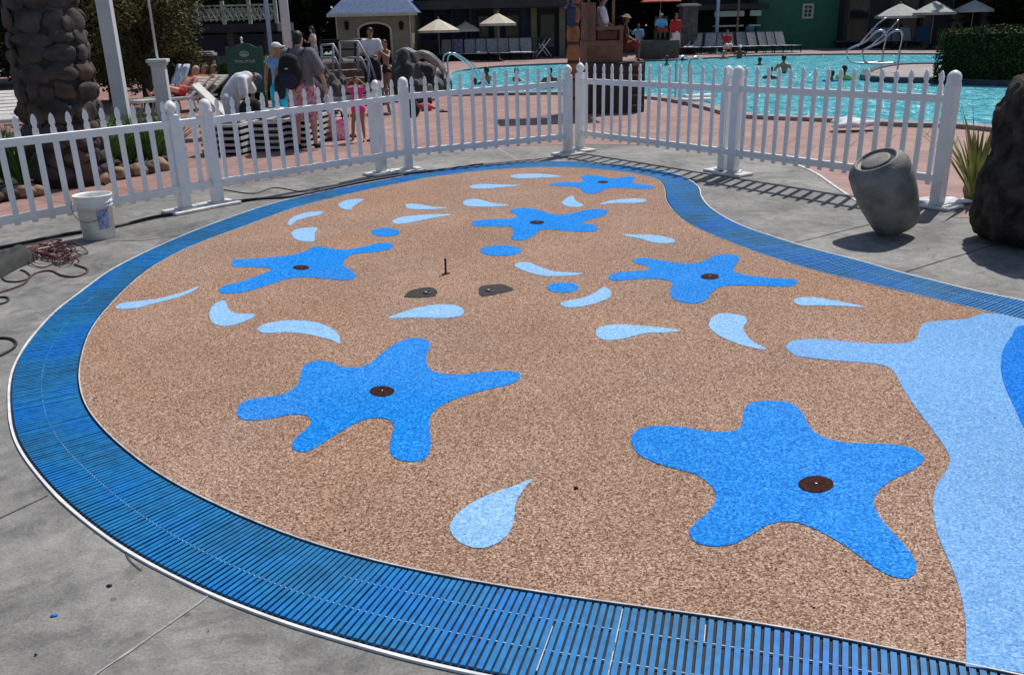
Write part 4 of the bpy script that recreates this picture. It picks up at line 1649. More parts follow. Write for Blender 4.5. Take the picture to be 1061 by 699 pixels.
# hedge at right
hl, hr = at(965, 87.5), at(1215, 93)
hd = (hr - hl)
hd.z = 0
hh = height_to(hl, 29)
rng = random.Random(5)
d = hd.normalized()
nrm = Vector((-d.y, d.x, 0))
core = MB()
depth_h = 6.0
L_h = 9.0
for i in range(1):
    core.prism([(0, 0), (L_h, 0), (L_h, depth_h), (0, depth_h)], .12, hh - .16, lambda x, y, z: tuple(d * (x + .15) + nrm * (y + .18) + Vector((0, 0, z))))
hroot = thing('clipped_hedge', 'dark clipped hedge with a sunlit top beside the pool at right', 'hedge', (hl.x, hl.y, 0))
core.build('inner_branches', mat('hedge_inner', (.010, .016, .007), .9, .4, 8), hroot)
mb = MB()
def hleaf(p, ls=.05):
    a = Vector((rng.uniform(-1, 1), rng.uniform(-1, 1), rng.uniform(-.8, .8))).normalized() * ls * rng.uniform(.5, 1.2)
    b = a.cross(Vector((rng.uniform(-1, 1), rng.uniform(-1, 1), rng.uniform(-1, 1)))).normalized() * ls * .5
    mb.add([p - a, p + b, p + a, p - b], [(0, 1, 2, 3)])
for _ in range(9000):
    x, z = rng.uniform(0, L_h), rng.uniform(.05, hh - .05)
    wv = .09 * noise.noise(Vector((x * 1.5, z * 1.5, 2)))
    hleaf(d * x + nrm * (rng.uniform(-.04, .14) + wv) + Vector((0, 0, z)))
for _ in range(12000):
    x, y = rng.uniform(0, L_h), rng.uniform(0, depth_h)
    wv = .10 * noise.noise(Vector((x * 1.2, y * 1.2, 7)))
    hleaf(d * x + nrm * y + Vector((0, 0, hh - rng.uniform(-.02, .12) + wv - .05)))
for _ in range(3500):
    y, z = rng.uniform(0, depth_h), rng.uniform(.05, hh - .05)
    hleaf(d * (rng.uniform(-.04, .14)) + nrm * y + Vector((0, 0, z)))
mb.build('foliage', M['leaf'], hroot)

# plant beds left
bed_r = [at(x, y) for x, y in [(104, 190), (122, 182), (150, 176), (186, 168), (190, 150), (150, 141), (100, 143)]]
mb = MB()
mb.prism([(p[0], p[1]) for p in smooth_closed(bed_r, 3)], 0, .035)
mb.build('soil_bed', M['soil'])['kind'] = 'structure'
bed_l = [at(x, y) for x, y in [(-60, 215), (0, 206), (45, 200), (50, 165), (0, 165), (-70, 172)]]
mb = MB()
mb.prism([(p[0], p[1]) for p in smooth_closed(bed_l, 3)], 0, .035)
mb.build('soil_bed', M['soil'])['kind'] = 'structure'
GP = 'strap-leaved plants in the bed behind the left fence'
protop = spiky((0, 0, 0), 150, .66, 'x', M['grassleaf'], 31, .03, 'strap_leaf_plant', .62, GP)
first = True
spots = [(112, 180, 'right of the stone pillar, frontmost'), (120, 166, 'right of the stone pillar, behind the frontmost'), (132, 176, 'in front of the white square column'), (142, 162, 'behind the white square column foot'), (150, 170, 'midway between column and capped post'), (161, 158, 'behind the capped post at its left'), (168, 168, 'in front of the capped white post'), (180, 162, 'at the right end of the bed by the fence post'), (128, 152, 'in the back row behind the column'), (176, 152, 'in the back row behind the capped post'),
         (108, 172, 'touching the right side of the pillar'), (139, 171, 'beside the column foot, right side'), (158, 172, 'left of the capped post, front row'), (126, 159, 'left behind the column'), (-20, 196, 'at the left edge, cut by the picture'), (6, 192, 'leftmost fully seen, before the loungers'), (24, 196, 'just left of the stone pillar'), (12, 176, 'behind the leftmost plants'), (36, 180, 'touching the left side of the pillar')]
for (x, y, lab) in spots:
    c = at(x, y)
    L0 = 'green strap-leaved clump ' + lab
    if first:
        protop.location = (c.x, c.y, .03)
        protop['label'] = L0
        first = False
    else:
        dup(protop, (c.x, c.y, .03), random.uniform(0, 6), L0, GP, random.uniform(.8, 1.1))
GS = 'edging stones round the plant bed'
sp_st = [(104, 191, .13), (113, 188.5, .12), (122, 186, .13), (132, 183.5, .14), (143, 182, .14), (153, 180, .13), (165, 177, .14), (176, 175, .15), (185, 172.5, .10), (8, 208, .13), (24, 205, .13), (-8, 211, .12), (38, 203, .12)]
nmst = ['nearest the pillar', 'second right of the pillar', 'third right of the pillar', 'fourth right of the pillar', 'fifth right of the pillar', 'sixth right of the pillar', 'large tan one before the capped post', 'widest tan one by the fence post', 'last small one by the fence post', 'left of the pillar at the picture edge', 'between pillar and picture edge', 'at the very left edge', 'touching the left foot of the pillar']
for i, (x, y, s_) in enumerate(sp_st):
    c = at(x, y)
    mb = MB()
    mb.blob((0, 0, s_ * .55), (s_ * random.uniform(.9, 1.25), s_ * .8, s_ * .72), i + 1, .16, 3, flat=(0,))
    o = mb.build('edging_stone', [M['edgestone'], M['wallstone'], M['edgestone'], M['wallstone2']][i % 4])
    o.location = (c.x, c.y, 0)
    tag(o, 'rounded edging stone of the bed, ' + nmst[i], 'stone', GS)

# ---------------------------------------------------------------- stone pillar
pl, pr_ = at(25, 195), at(107, 193)
pc = (pl + pr_) / 2
prad = (pr_ - pl).length / 2
pil = thing('stone_pillar', 'thick dark pillar of rounded stones behind the left fence panel', 'pillar', (pc.x, pc.y + prad * .6, 0))
mb = MB()
mb.lathe([(prad * .915, 0), (prad * .825, 1.5), (prad * .72, 3.4)], (0, 0, 0), 24)
mb.build('mortar_core', M['mortar'], pil)
rng = random.Random(9)
m1, m2 = MB(), MB()
z = .07
row = 0
while z < 3.35:
    hr_ = rng.uniform(.13, .30)
    a = rng.uniform(0, 1)
    end = a + 2 * PI
    rr = prad * (.9 - .062 * z)
    while a < end - .12:
        w = rng.uniform(.14, .42)
        da = w / rr
        if a + da > end:
            da = end - a
        am = a + da / 2
        zz = z + hr_ / 2 + rng.uniform(-.03, .03)
        (m2 if rng.random() < .25 else m1).blob((rr * math.cos(am), rr * math.sin(am), zz), (.05 + rng.uniform(0, .02), da * rr * .54, hr_ * rng.uniform(.50, .57)), rng.randint(0, 999), .24, 3, am)
        a += da
    z += hr_ * .95
    row += 1
m1.build('grey_stones', M['wallstone'], pil)
m2.build('brown_stones', M['wallstone2'], pil)

# ---------------------------------------------------------------- columns and poles
def col_at(xb, yb, xt, yt, w, label, m_, cat='column', name='white_column', H=4.2, base=True, round_=False, group=None):
    c = at(xb, yb)
    r = thing(name, label, cat, (c.x, c.y, 0), R(8), group)
    mb = MB()
    if round_:
        mb.lathe([(w / 2, 0), (w / 2 * .9, H)], (0, 0, 0), 16)
    else:
        mb.box((0, 0, H / 2), (w, w, H))
    mb.build('shaft', m_, r, .006 if not round_ else 0)
    if base:
        mb = MB()
        if round_:
            mb.lathe([(w * .8, 0), (w * .8, .06), (w * .55, .1)], (0, 0, 0), 16)
        else:
            mb.box((0, 0, .09), (w * 1.35, w * 1.35, .18))
        mb.build('plinth', m_, r, .01)
    return r


col_at(134, 158, 99, 0, .20, 'tall white square column right of the stone pillar', M['white_paint'])
c = at(178, 158)
hcap = height_to(c, 62)
cp = thing('capped_post', 'white square post with flat cap carrying a thin pole', 'post', (c.x, c.y, 0), R(10))
mb = MB()
mb.box((0, 0, hcap / 2 - .03), (.20, .20, hcap - .06))
mb.build('shaft', M['white_paint'], cp, .006)
mb = MB()
mb.box((0, 0, hcap - .06), (.25, .25, .04))
mb.box((0, 0, hcap - .015), (.30, .30, .05))
mb.build('cap', M['white_paint'], cp, .006)
mb = MB()
mb.tube([(0, 0, hcap), (0, 0, hcap + 2.2)], .018, 8)
mb.build('thin_pole', M['white_paint'], cp)
cA = at(287, 108)
col_at(287, 108, 277, 0, .11, 'slim pale blue pole left of the woman in the visor', M['blue_paint'], 'pole', 'blue_pole', 5.0, True, True)
col_at(305, 112, 291, 0, .22, 'white round column above the woman in the visor', M['white_paint'], 'column', 'white_column', 5.0, True, True)
col_at(741.5, 55, 742.5, 0, .2, 'pale blue pole among the loungers left of the green house', M['blue_paint'], 'pole', 'blue_pole', 6, True, True)
col_at(762.5, 55, 763.5, 0, .12, 'thin reddish pole right of the pale blue pole', M['brownwood'], 'pole', 'red_pole', 6, True, True)

# ---------------------------------------------------------------- buildings
def facade_building(name, label, x0, x1, Y, H, wallm, depth=4.5, cat='building'):
    """box-like building; returns root and local frame helper; x0,x1 in photo px at mid height"""
    a, b = at_depth(x0, 40, Y), at_depth(x1, 40, Y)
    cx_ = (a.x + b.x) / 2
    r = thing(name, label, cat, (cx_, Y, 0))
    W_ = abs(b.x - a.x)
    return r, W_


def zy(y, x, Y):
    return at_depth(x, y, Y).z


# beige building with blue hipped roof and arch
Y = 47
r, W_ = facade_building('pool_house', 'beige pool house with blue hipped roof and an arched doorway', 349, 427, Y, 3, M['beigewall'])
cx0 = r.location.x
eave = zy(14, 388, Y)
ax0, ax1 = at_depth(371, 30, Y).x - cx0, at_depth(405, 30, Y).x - cx0
atop = zy(23.5, 388, Y)
spring = atop - (ax1 - ax0) * .22
poly = [(-W_ / 2, 0), (ax0, 0), (ax0, spring)]
for i in range(1, 12):
    t = PI - PI * i / 12
    poly.append(((ax0 + ax1) / 2 + (ax1 - ax0) / 2 * math.cos(t), spring + (atop - spring) * math.sin(t)))
poly += [(ax1, spring), (ax1, 0), (W_ / 2, 0), (W_ / 2, eave), (-W_ / 2, eave)]
mb = MB()
mb.prism(poly, 0, .25, lambda x, y, z: (x, z, y))
mb.box((-W_ / 2 + .1, 2.6, eave / 2), (.2, 4.7, eave))
mb.box((W_ / 2 - .1, 2.6, eave / 2), (.2, 4.7, eave))
mb.box((0, 5.05, eave / 2), (W_, .2, eave))
mb.build('wall', M['beigewall'], r)
mb = MB()
arc = [(ax0, -.04, 0), (ax0, -.04, spring)] + [((ax0 + ax1) / 2 + (ax1 - ax0) / 2 * math.cos(PI - PI * i / 12), -.04, spring + (atop - spring) * math.sin(PI - PI * i / 12)) for i in range(1, 12)] + [(ax1, -.04, spring), (ax1, -.04, 0)]
mb.tube(arc, .07, 6)
mb.build('arch_trim', M['trim'], r)
mb = MB()
ov = .35
rh = 1.9
e = [(-W_ / 2 - ov, -ov, eave), (W_ / 2 + ov, -ov, eave), (W_ / 2 + ov, 5.2 + ov, eave), (-W_ / 2 - ov, 5.2 + ov, eave), (-.5, 2.4, eave + rh), (.5, 2.4, eave + rh)]
mb.add(e, [(0, 1, 5, 4), (1, 2, 5), (2, 3, 4, 5), (3, 0, 4), (0, 3, 2, 1)])
mb.build('roof', M['blueroof'], r)
mb = MB()
mb.beam((-W_ / 2 - ov, -ov - .03, eave - .06), (W_ / 2 + ov, -ov - .03, eave - .06), .04, .16)
mb.beam((-W_ / 2 + .06, -.035, 0), (-W_ / 2 + .06, -.035, eave), .05, .12, (0, 1, 0))
mb.beam((W_ / 2 - .06, -.035, 0), (W_ / 2 - .06, -.035, eave), .05, .12, (0, 1, 0))
mb.build('fascia_trim', M['trim'], r)
for px_ in (359.5, 416):
    mb = MB()
    zz = zy(27, px_, Y)
    mb.lathe([(.02, -.2), (.09, -.16), (.12, .1), (.14, .12), (.02, .24)], (at_depth(px_, 27, Y).x - cx0, -.12, zz), 8)
    mb.build('wall_lantern', M['blackiron'], r)

# long shadowed building behind the left loungers
Y = 52
r, W_ = facade_building('long_pavilion', 'long dark blue and grey pavilion behind the left loungers and umbrellas', 429, 596, Y, 3, M['navywall'])
cx0 = r.location.x
top = zy(9, 510, Y)
mb = MB()
mb.box((0, 1.5, top / 2), (W_, 3, top))
mb.build('wall', M['navywall'], r)
mb = MB()
mb.box((0, -.4, top + .2), (W_ + .6, 4.6, .45))
mb.build('roof_fascia', M['darkwall'], r)
for x in (452, 469, 488, 515, 553, 582, 594):
    xx = at_depth(x, 30, Y).x - cx0
    mb = MB()
    mb.box((xx, -.2, top / 2), (.34 if x in (515, 553, 582) else .2, .3, top))
    mb.build('pillar', M['beigewall'] if x > 500 else M['navywall'], r, .02)
for x0, x1 in ((494, 508), (521, 540), (557, 577)):
    xa, xb = at_depth(x0, 30, Y).x - cx0, at_depth(x1, 30, Y).x - cx0
    mb = MB()
    mb.box(((xa + xb) / 2, -.03, 1.25), (xb - xa, .08, 2.4))
    f = mb.build('doorway', M['darkwall'], r)
    mb = MB()
    mb.box(((xa + xb) / 2, -.085, 1.35), ((xb - xa) * .7, .03, 1.7))
    mb.build('pane', M['glass'], f)

# balustrade in front of it
a, b = at_depth(430, 44, 49.6), at_depth(562, 40, 49.6)
r = thing('iron_railing', 'dark low railing running behind the left loungers', 'railing', ((a.x + b.x) / 2, 49.6, 0))
wx = (b.x - a.x) / 2
mb = MB()
mb.beam((-wx, 0, 1.02), (wx, 0, 1.02), .06, .05)
mb.build('top_rail', M['taupewall'], r)
mb = MB()
mb.beam((-wx, 0, .15), (wx, 0, .15), .05, .05)
for i in range(90):
    x = -wx + 2 * wx * i / 89
    mb.beam((x, 0, .15), (x, 0, 1.0), .03, .03, (0, 1, 0))
mb.build('balusters', M['taupewall'], r)

# green house
Y = 54
r, W_ = facade_building('green_house', 'dark green clapboard house with a white framed window', 783, 872, Y, 4, M['greenwall'])
cx0 = r.location.x
H = 4.4
mb = MB()
mb.box((0, 3, H / 2), (W_, 6, H))
for i in range(26):
    mb.box((0, -.008, .1 + i * .165), (W_, .03, .02))
mb.build('wall', M['greenwall'], r)
mb = MB()
e = [(-W_ / 2 - .4, -.5, H), (W_ / 2 + .4, -.5, H), (W_ / 2 + .4, 6.5, H), (-W_ / 2 - .4, 6.5, H), (-W_ / 2 - .4, 3, H + 2), (W_ / 2 + .4, 3, H + 2)]
mb.add(e, [(0, 1, 5, 4), (2, 3, 4, 5), (1, 2, 5), (3, 0, 4), (0, 3, 2, 1)])
mb.build('roof', M['darkwall'], r)
xa, xb = at_depth(832, 12, Y).x - cx0, at_depth(841.5, 12, Y).x - cx0
za, zb = zy(18.5, 837, Y), zy(5, 837, Y)
mb = MB()
for x in (xa, xb):
    mb.box((x, -.06, (za + zb) / 2), (.11, .08, zb - za + .11))
for z in (za, zb):
    mb.box(((xa + xb) / 2, -.058, z), (xb - xa - .11, .08, .11))
wn = mb.build('window', M['trim'], r)
mb = MB()
mb.box(((xa + xb) / 2, -.03, (za + zb) / 2), (xb - xa - .1, .03, zb - za - .1))
mb.build('pane', M['glass'], wn)
mb = MB()
mb.box(((xa + xb) / 2, -.052, (za + zb) / 2), (.04, .02, zb - za - .1))
for t in (.33, .66):
    mb.box(((xa + xb) / 2, -.055, za + (zb - za) * t), (xb - xa - .1, .02, .04))
mb.build('glazing_bar', M['trim'], wn)

# open bar with pale fascia left of the green house
Y = 53
r, W_ = facade_building('poolside_bar', 'low dark poolside bar with a pale green fascia and pale counter edge', 716, 789, Y, 3, M['darkwall'])
cx0 = r.location.x
zt = zy(14, 760, Y)
mb = MB()
mb.box((0, 3, 1.6), (W_, .2, 3.2))
mb.box((-W_ / 2 + .1, 1.5, 1.6), (.2, 2.8, 3.2))
mb.build('wall', M['darkwall'], r)
for x0, x1 in ((740, 770.5), (776.5, 788)):
    xa, xb = at_depth(x0, 14, Y).x - cx0, at_depth(x1, 14, Y).x - cx0
    mb = MB()
    mb.box(((xa + xb) / 2, -.1, zt - .02), (xb - xa, .12, .3))
    mb.build('fascia_board', M['fascia'], r)
    mb = MB()
    mb.box(((xa + xb) / 2, .1, zy(27, 760, Y)), (xb - xa, .5, .09))
    mb.build('counter_edge', M['fascia'], r)
mb = MB()
mb.box((0, 1.4, zt + .35), (W_ + .4, 3.6, .3))
mb.build('roof', M['darkwall'], r)
mb = MB()
mb.box((0, .3, .55), (W_, .3, 1.0))
mb.build('counter_front', M['taupewall'], r)

# dark building at right
Y = 53
r, W_ = facade_building('dark_lodge', 'dark shadowed lodge with grey pillars behind the pale umbrellas', 873, 1090, Y, 4, M['darkwall'])
cx0 = r.location.x
mb = MB()
mb.box((0, 3, 2.4), (W_, 6, 4.8))
mb.build('wall', M['darkwall'], r)
mb = MB()
mb.box((0, 2.6, 5.0), (W_ + 1, 8, .4))
mb.build('roof', M['darkwall'], r)
for x in (925, 957, 1017):
    xx = at_depth(x, 20, Y).x - cx0
    mb = MB()
    mb.box((xx, -.3, 2.3), (.5, .5, 4.6))
    mb.build('pillar', M['taupewall'], r, .02)
for x0, x1 in ((878, 900), (932, 950), (985, 1008)):
    xa, xb = at_depth(x0, 20, Y).x - cx0, at_depth(x1, 20, Y).x - cx0
    mb = MB()
    mb.box(((xa + xb) / 2, -.03, 1.5), (xb - xa, .08, 2.4))
    f = mb.build('window', M['taupewall'], r)
    mb = MB()
    mb.box(((xa + xb) / 2, -.085, 1.5), ((xb - xa) * .9, .03, 2.2))
    mb.build('pane', M['glass'], f)

# lattice walkway upper left
Y = 31
xa, xb = at_depth(150, 20, Y), at_depth(286, 15, Y)
zb_ = at_depth(220, 24.5, Y).z
zt_ = at_depth(220, 6.5, Y).z
r = thing('lattice_walkway', 'raised walkway with sage green lattice railing above a dark passage', 'walkway', ((xa.x + xb.x) / 2, Y, 0))
W_ = xb.x - xa.x
mb = MB()
mb.box((0, 1.2, zb_ - .16), (W_, 2.4, .28))
mb.build('deck_slab', M['darkwall'], r)
mb = MB()
mb.beam((-W_ / 2, 0, zt_), (W_ / 2, 0, zt_), .08, .06)
mb.build('hand_rail', M['lattice'], r)
mb = MB()
hL = zt_ - zb_
n_c = 12
for i in range(n_c):
    x0 = -W_ / 2 + W_ * i / n_c
    x1 = x0 + W_ / n_c
    for u in range(2):
        xa_, xb_ = x0 + (x1 - x0) * u / 2, x0 + (x1 - x0) * (u + 1) / 2
        mb.beam((xa_, 0, zb_ + .05), (xb_, 0, zt_ - .05), .025, .035)
        mb.beam((xb_, .012, zb_ + .05), (xa_, .012, zt_ - .05), .025, .035)
        mb.tube([((xa_ + xb_) / 2 + math.cos(q) * .13, -.01, (zb_ + zt_) / 2 + math.sin(q) * .17) for q in [2 * PI * k_ / 12 for k_ in range(12)]], .016, 5, True)
mb.build('lattice', M['lattice'], r)
for i in range(6):
    mb = MB()
    mb.box((-W_ / 2 + W_ * i / 5, 0, zb_ + hL / 2 + .05), (.11, .11, hL + .2))
    mb.build('baluster_post', M['lattice'], r)
mb = MB()
mb.box((0, 2.6, zb_ / 2 - .2), (W_, .2, zb_ - .4))
mb.build('back_wall', M['navywall'], r)
for px_ in (236, 168, 275):
    mb = MB()
    mb.box((at_depth(px_, 40, Y).x - r.location.x, .3, (zb_ - .3) / 2), (.16, .16, zb_ - .3))
    mb.build('support', M['taupewall'], r)

# low stone wall, piers, flower strip in front of the walkway
c1, c2 = at(196, 84), at(246, 82)
def low_wall(x0, y0, x1, y1, ht, label, m_=None, name='low_wall', th=.35):
    a, b = at(x0, y0), at(x1, y1)
    mid = (a + b) / 2
    r = thing(name, label, 'wall', (mid.x, mid.y, 0), math.atan2((b - a).y, (b - a).x))
    L_ = (b - a).length
    mb = MB()
    mb.box((0, 0, ht / 2 - .03), (L_, th, ht - .06))
    mb.build('wall_body', m_ or M['greystone'], r)
    mb = MB()
    mb.box((0, 0, ht - .03), (L_ + .06, th + .1, .07))
    mb.build('capstone', M['coping'], r, .01)
    return r


low_wall(196, 94, 246, 92, .45, 'low grey stone wall left of the green sign')
low_wall(272, 92, 300, 91, .45, 'low grey stone wall right of the green sign')
def pier(x, yb, yt, wpx, label, name='stone_pier'):
    c = at(x, yb)
    k_ = (c - EYE).length / F_PX
    h = height_to(c, yt)
    w = wpx * k_
    r = thing(name, label, 'pier', (c.x, c.y, 0), .1)
    mb = MB()
    rows = int(h / .22)
    rr = random.Random(x)
    for i in range(rows):
        z0 = (h - .1) * i / rows
        hz = (h - .1) / rows - .012
        sp_ = rr.uniform(.35, .65)
        for sy in (0, 1):
            mb.box((-w / 2 + w * sp_ / 2, (sy - .5) * w * .5, z0 + hz / 2), (w * sp_ - .012, w * .5 - .012, hz))
            mb.box((w / 2 - w * (1 - sp_) / 2, (sy - .5) * w * .5, z0 + hz / 2), (w * (1 - sp_) - .012, w * .5 - .012, hz))
    mb.box((0, 0, (h - .1) / 2), (w * .95, w * .95, h - .12))
    mb.build('stone_blocks', M['greystone'], r)
    mb = MB()
    mb.box((0, 0, h - .05), (w * 1.25, w * 1.25, .09))
    mb.box((0, 0, h + .02), (w * .95, w * .95, .06))
    mb.build('capstone', M['coping'], r, .015)
    return r


pier(219, 94, 55, 13, 'short grey stone pier with cap left of the green sign')
pier(711.5, 56, 5, 15, 'tall grey stone pier with pale cap behind the second lifeguard stand')
# hedge strips by sign
def small_hedge(x0, x1, yb, ht, label, m_, n=2500, ls=.05):
    a, b = at(x0, yb), at(x1, yb)
    mb = MB()
    rg = random.Random(x0)
    for _ in range(n):
        t = rg.random()
        p = a.lerp(b, t) - a
        z = ht * (.08 + .92 * rg.random() ** .8) * (1 + .15 * noise.noise(Vector((p.x * 3, 0, x0))))
        q = Vector((p.x, p.y + rg.uniform(-.25, .25), z))
        aa = Vector((rg.uniform(-1, 1), rg.uniform(-1, 1), rg.uniform(-.8, .8))).normalized() * ls
        bb = aa.cross(Vector((rg.uniform(-1, 1), rg.uniform(-1, 1), 1))).normalized() * ls * .5
        mb.add([q - aa, q + bb, q + aa, q - bb], [(0, 1, 2, 3)])
    o = mb.build('low_shrubs', m_)
    o.location = (a.x, a.y, 0)
    return tag(o, label, 'shrub')


small_hedge(226, 246, 90, .75, 'low green shrubs between stone pier and green sign', M['yellowleaf'])
small_hedge(270, 288, 90, 1.0, 'yellow green shrubs right of the green sign', M['yellowleaf'])
small_hedge(190, 215, 97, .9, 'dark shrubs left of the short stone pier', M['leaf_dark'])
small_hedge(205, 330, 103, .35, 'strip of low dark planting behind the bending man', M['leaf_dark'], 5000)
# small white picket run
a, b = at(228, 88), at(243, 87.5)
r = thing('garden_fence', 'tiny white garden fence between the stone pier and the green sign', 'fence', (a.x, a.y, 0), math.atan2((b - a).y, (b - a).x))
Lg = (b - a).length
mb = MB()
mb.beam((0, 0, .75), (Lg, 0, .75), .04, .05)
mb.beam((0, 0, .35), (Lg, 0, .35), .04, .05)
mb.build('rails', M['lattice'], r)
mb = MB()
for i in range(9):
    mb.box((Lg * (i + .5) / 9, -.035, .5), (.03, .02, .95))
mb.build('pickets', M['lattice'], r)

# green sign
c = at(260, 112)
kk = (c - EYE).length / F_PX
sg = thing('pool_sign', 'dark green notice board with oval emblem behind the bending man', 'sign', (c.x, c.y, 0), R(6))
ws = 28 * kk
hs_ = height_to(c, 46)
mb = MB()
pf = [(-ws / 2, .35), (ws / 2, .35), (ws / 2, hs_ - .08), (ws / 2 * .8, hs_ - .07)]
for i in range(1, 8):
    t = PI * i / 8
    pf.append((ws * .32 * math.cos(t), hs_ - .07 + .09 * math.sin(t)))
pf += [(-ws / 2 * .8, hs_ - .07), (-ws / 2, hs_ - .08)]
mb.prism(pf, -.04, .04, lambda x, y, z: (x, z, y))
mb.build('board', M['signgreen'], sg)
mb = MB()
for sx in (-1, 1):
    mb.box((sx * (ws / 2 + .035), 0, (hs_ - .05) / 2), (.07, .09, hs_ - .05))
mb.build('side_posts', M['signgreen'], sg)
mb = MB()
mb.lathe([(.03, 0), (.03, .05), (.012, .07), (.035, .1), (.03, .14), (.005, .16)], (-.03, 0, hs_ + .01), 10)
mb.build('finial', M['ivory'], sg)
mb = MB()
zc = hs_ - .22
mb.tube([(math.cos(q) * .10, -.046, zc + math.sin(q) * .055) for q in [2 * PI * i / 20 for i in range(20)]], .012, 5, True)
for i in range(5):
    q = PI * (i + 1) / 6
    mb.beam((0, -.046, zc - .03), (math.cos(q) * .08, -.046, zc - .03 + math.sin(q) * .06), .008, .012)
mb.build('emblem', M['signpale'], sg)
tcu = bpy.data.curves.new('sign_text', 'FONT')
tcu.body = 'POOL RULES'
tcu.size = .085
tcu.align_x = 'CENTER'
tcu.extrude = .004
to = bpy.data.objects.new('tmp_text', tcu)
COL.objects.link(to)
bpy.context.view_layer.update()
dg = bpy.context.evaluated_depsgraph_get()
tme = bpy.data.meshes.new_from_object(to.evaluated_get(dg))
tme.materials.clear()
tme.materials.append(M['signpale'])
bpy.data.objects.remove(to)
tobj = bpy.data.objects.new('lettering', tme)
COL.objects.link(tobj)
tobj.parent = sg
tobj.location = (0, -.046, hs_ - .42)
tobj.rotation_euler = (PI / 2, 0, 0)

# lamp post before the pool house
c = at(364, 62)
lp = thing('lamp_post', 'black lamp post standing before the beige pool house', 'lamp post', (c.x, c.y, 0))
hl_ = height_to(c, 4)
mb = MB()
mb.lathe([(.12, 0), (.12, .2), (.05, .35), (.045, hl_ - .5), (.07, hl_ - .45)], (0, 0, 0), 10)
mb.build('pole', M['blackiron'], lp)
mb = MB()
mb.lathe([(.07, hl_ - .45), (.17, hl_ - .1), (.2, hl_ - .08), (.05, hl_ + .08), (.01, hl_ + .16)], (0, 0, 0), 6, smooth=False)
mb.build('lantern', M['glass'], lp)

# ---------------------------------------------------------------- rock slide, steps, ramp rails
def rockpile(name, label, blobs, m_, ref, sub=4):
    mb = MB()
    c0 = at(*ref)
    for i, (x, y, yt, w) in enumerate(blobs):
        c = at(x, y)
        k_ = (c - EYE).length / F_PX
        h = height_to(c, yt)
        mb.blob((c.x - c0.x, c.y - c0.y, h * .36), (w * k_ / 2.2, w * k_ / 2.4, h * .56), i * 7 + 2, .20, sub, freq=2.3, flat=(0,))
    o = mb.build(name, m_)
    o.location = (c0.x, c0.y, 0)
    return tag(o, label, 'rocks')


rockpile('slide_rocks', 'dark artificial rocks carrying the slide behind the bikini woman', [(420, 104, 54, 34), (440, 100, 62, 34), (455, 98, 70, 26), (436, 108, 80, 26)], mat('slide_rock', (.075, .075, .08), .85, .5, 3, 1, 8), (430, 102))
c0 = at(430, 101)
k_ = (c0 - EYE).length / F_PX
sl = thing('water_slide', 'pale grey flume curling down over the dark slide rocks', 'water slide', (c0.x, c0.y, 0))
fm = mat('grey_flume', (.33, .35, .34), .5, .35, 6)
def pz(x, y):
    p = at_depth(x, y, c0.y - .55)
    return Vector((p.x - c0.x, -.55, p.z))
pts = smooth_open([pz(412, 60), pz(420, 56), pz(430, 60), pz(437, 59), pz(446, 62), pz(455, 70), pz(461, 78)], 5)
mb = MB()
vs, fs = [], []
nseg = 7
for i, p in enumerate(pts):
    rr = .24 + .04 * math.sin(i * .7)
    for j in range(nseg):
        a = PI + PI * j / (nseg - 1)
        vs.append((p.x, p.y + rr * math.cos(a) * 1.2, p.z + rr * .8 * math.sin(a) + .12))
for i in range(len(pts) - 1):
    for j in range(nseg - 1):
        fs.append((i * nseg + j, i * nseg + j + 1, (i + 1) * nseg + j + 1, (i + 1) * nseg + j))
mb.add(vs, fs, True)
mb.build('flume', fm, sl)
mb = MB()
mb.tube([(p.x, p.y - .28, p.z + .12) for p in pts], .045, 6)
mb.tube([(p.x, p.y + .28, p.z + .12) for p in pts], .045, 6)
mb.build('lip', fm, sl)
mb = MB()
fall = [pz(418, 62), pz(421, 72), pz(424, 85), pz(426, 96)]
mb.tube([Vector((p.x, p.y - .12, p.z)) for p in smooth_open(fall, 4)], .07, 6)
mb.build('water_streak', fm, sl)

st_m = mat('brown_stone_steps', (.16, .10, .08), .85, .4, 4, .5, 20)
a, b = at(352, 112), at(415, 108)
stp = thing('stone_steps', 'brown stone steps rising behind the couple', 'steps', ((a.x + b.x) / 2, (a.y + b.y) / 2, 0), math.atan2((b - a).y, (b - a).x))
Wd = (b - a).length
for i in range(5):
    mb = MB()
    mb.box((0, .6 * i + .3 + 1.2, .09 * (i + 1)), (Wd, .6, .18 * (i + 1)))
    mb.build('step', st_m, stp, .01)
mb = MB()
mb.box((0, 5.3, .46), (Wd + 1.2, 3.0, .92))
mb.build('landing', M['greystone'], stp)
# terrace boulders
for q_, lb_ in (((345, 112, 78, 26), 'middle'), ((338, 108, 70, 24), 'left'), ((352, 104, 74, 20), 'right')):
    rockpile('terrace_rock', 'grey boulder behind the backpack man, %s one of three' % lb_, [q_], M['greystone'], (q_[0], q_[1]))

def railrun(label, pts_px, Yd, name='ramp_railing', m_=None, rad=.03):
    """pts: list of (x, y) at depth Yd, rails are real tubes"""
    c = at_depth(pts_px[0][0][0], pts_px[0][0][1], Yd)
    r = thing(name, label, 'railing', (c.x, Yd, 0), 0, 'steel railings by the stone steps')
    for i, run in enumerate(pts_px):
        ps = []
        for q in run:
            w = at_depth(q[0], q[1], Yd + (q[2] if len(q) > 2 else 0))
            ps.append(Vector((w.x - c.x, w.y - Yd, max(0.02, w.z))))
        mb = MB()
        mb.tube(ps, rad, 7)
        mb.build('rail' if i < 2 else 'baluster', m_ or M['lounger'], r)
    return r


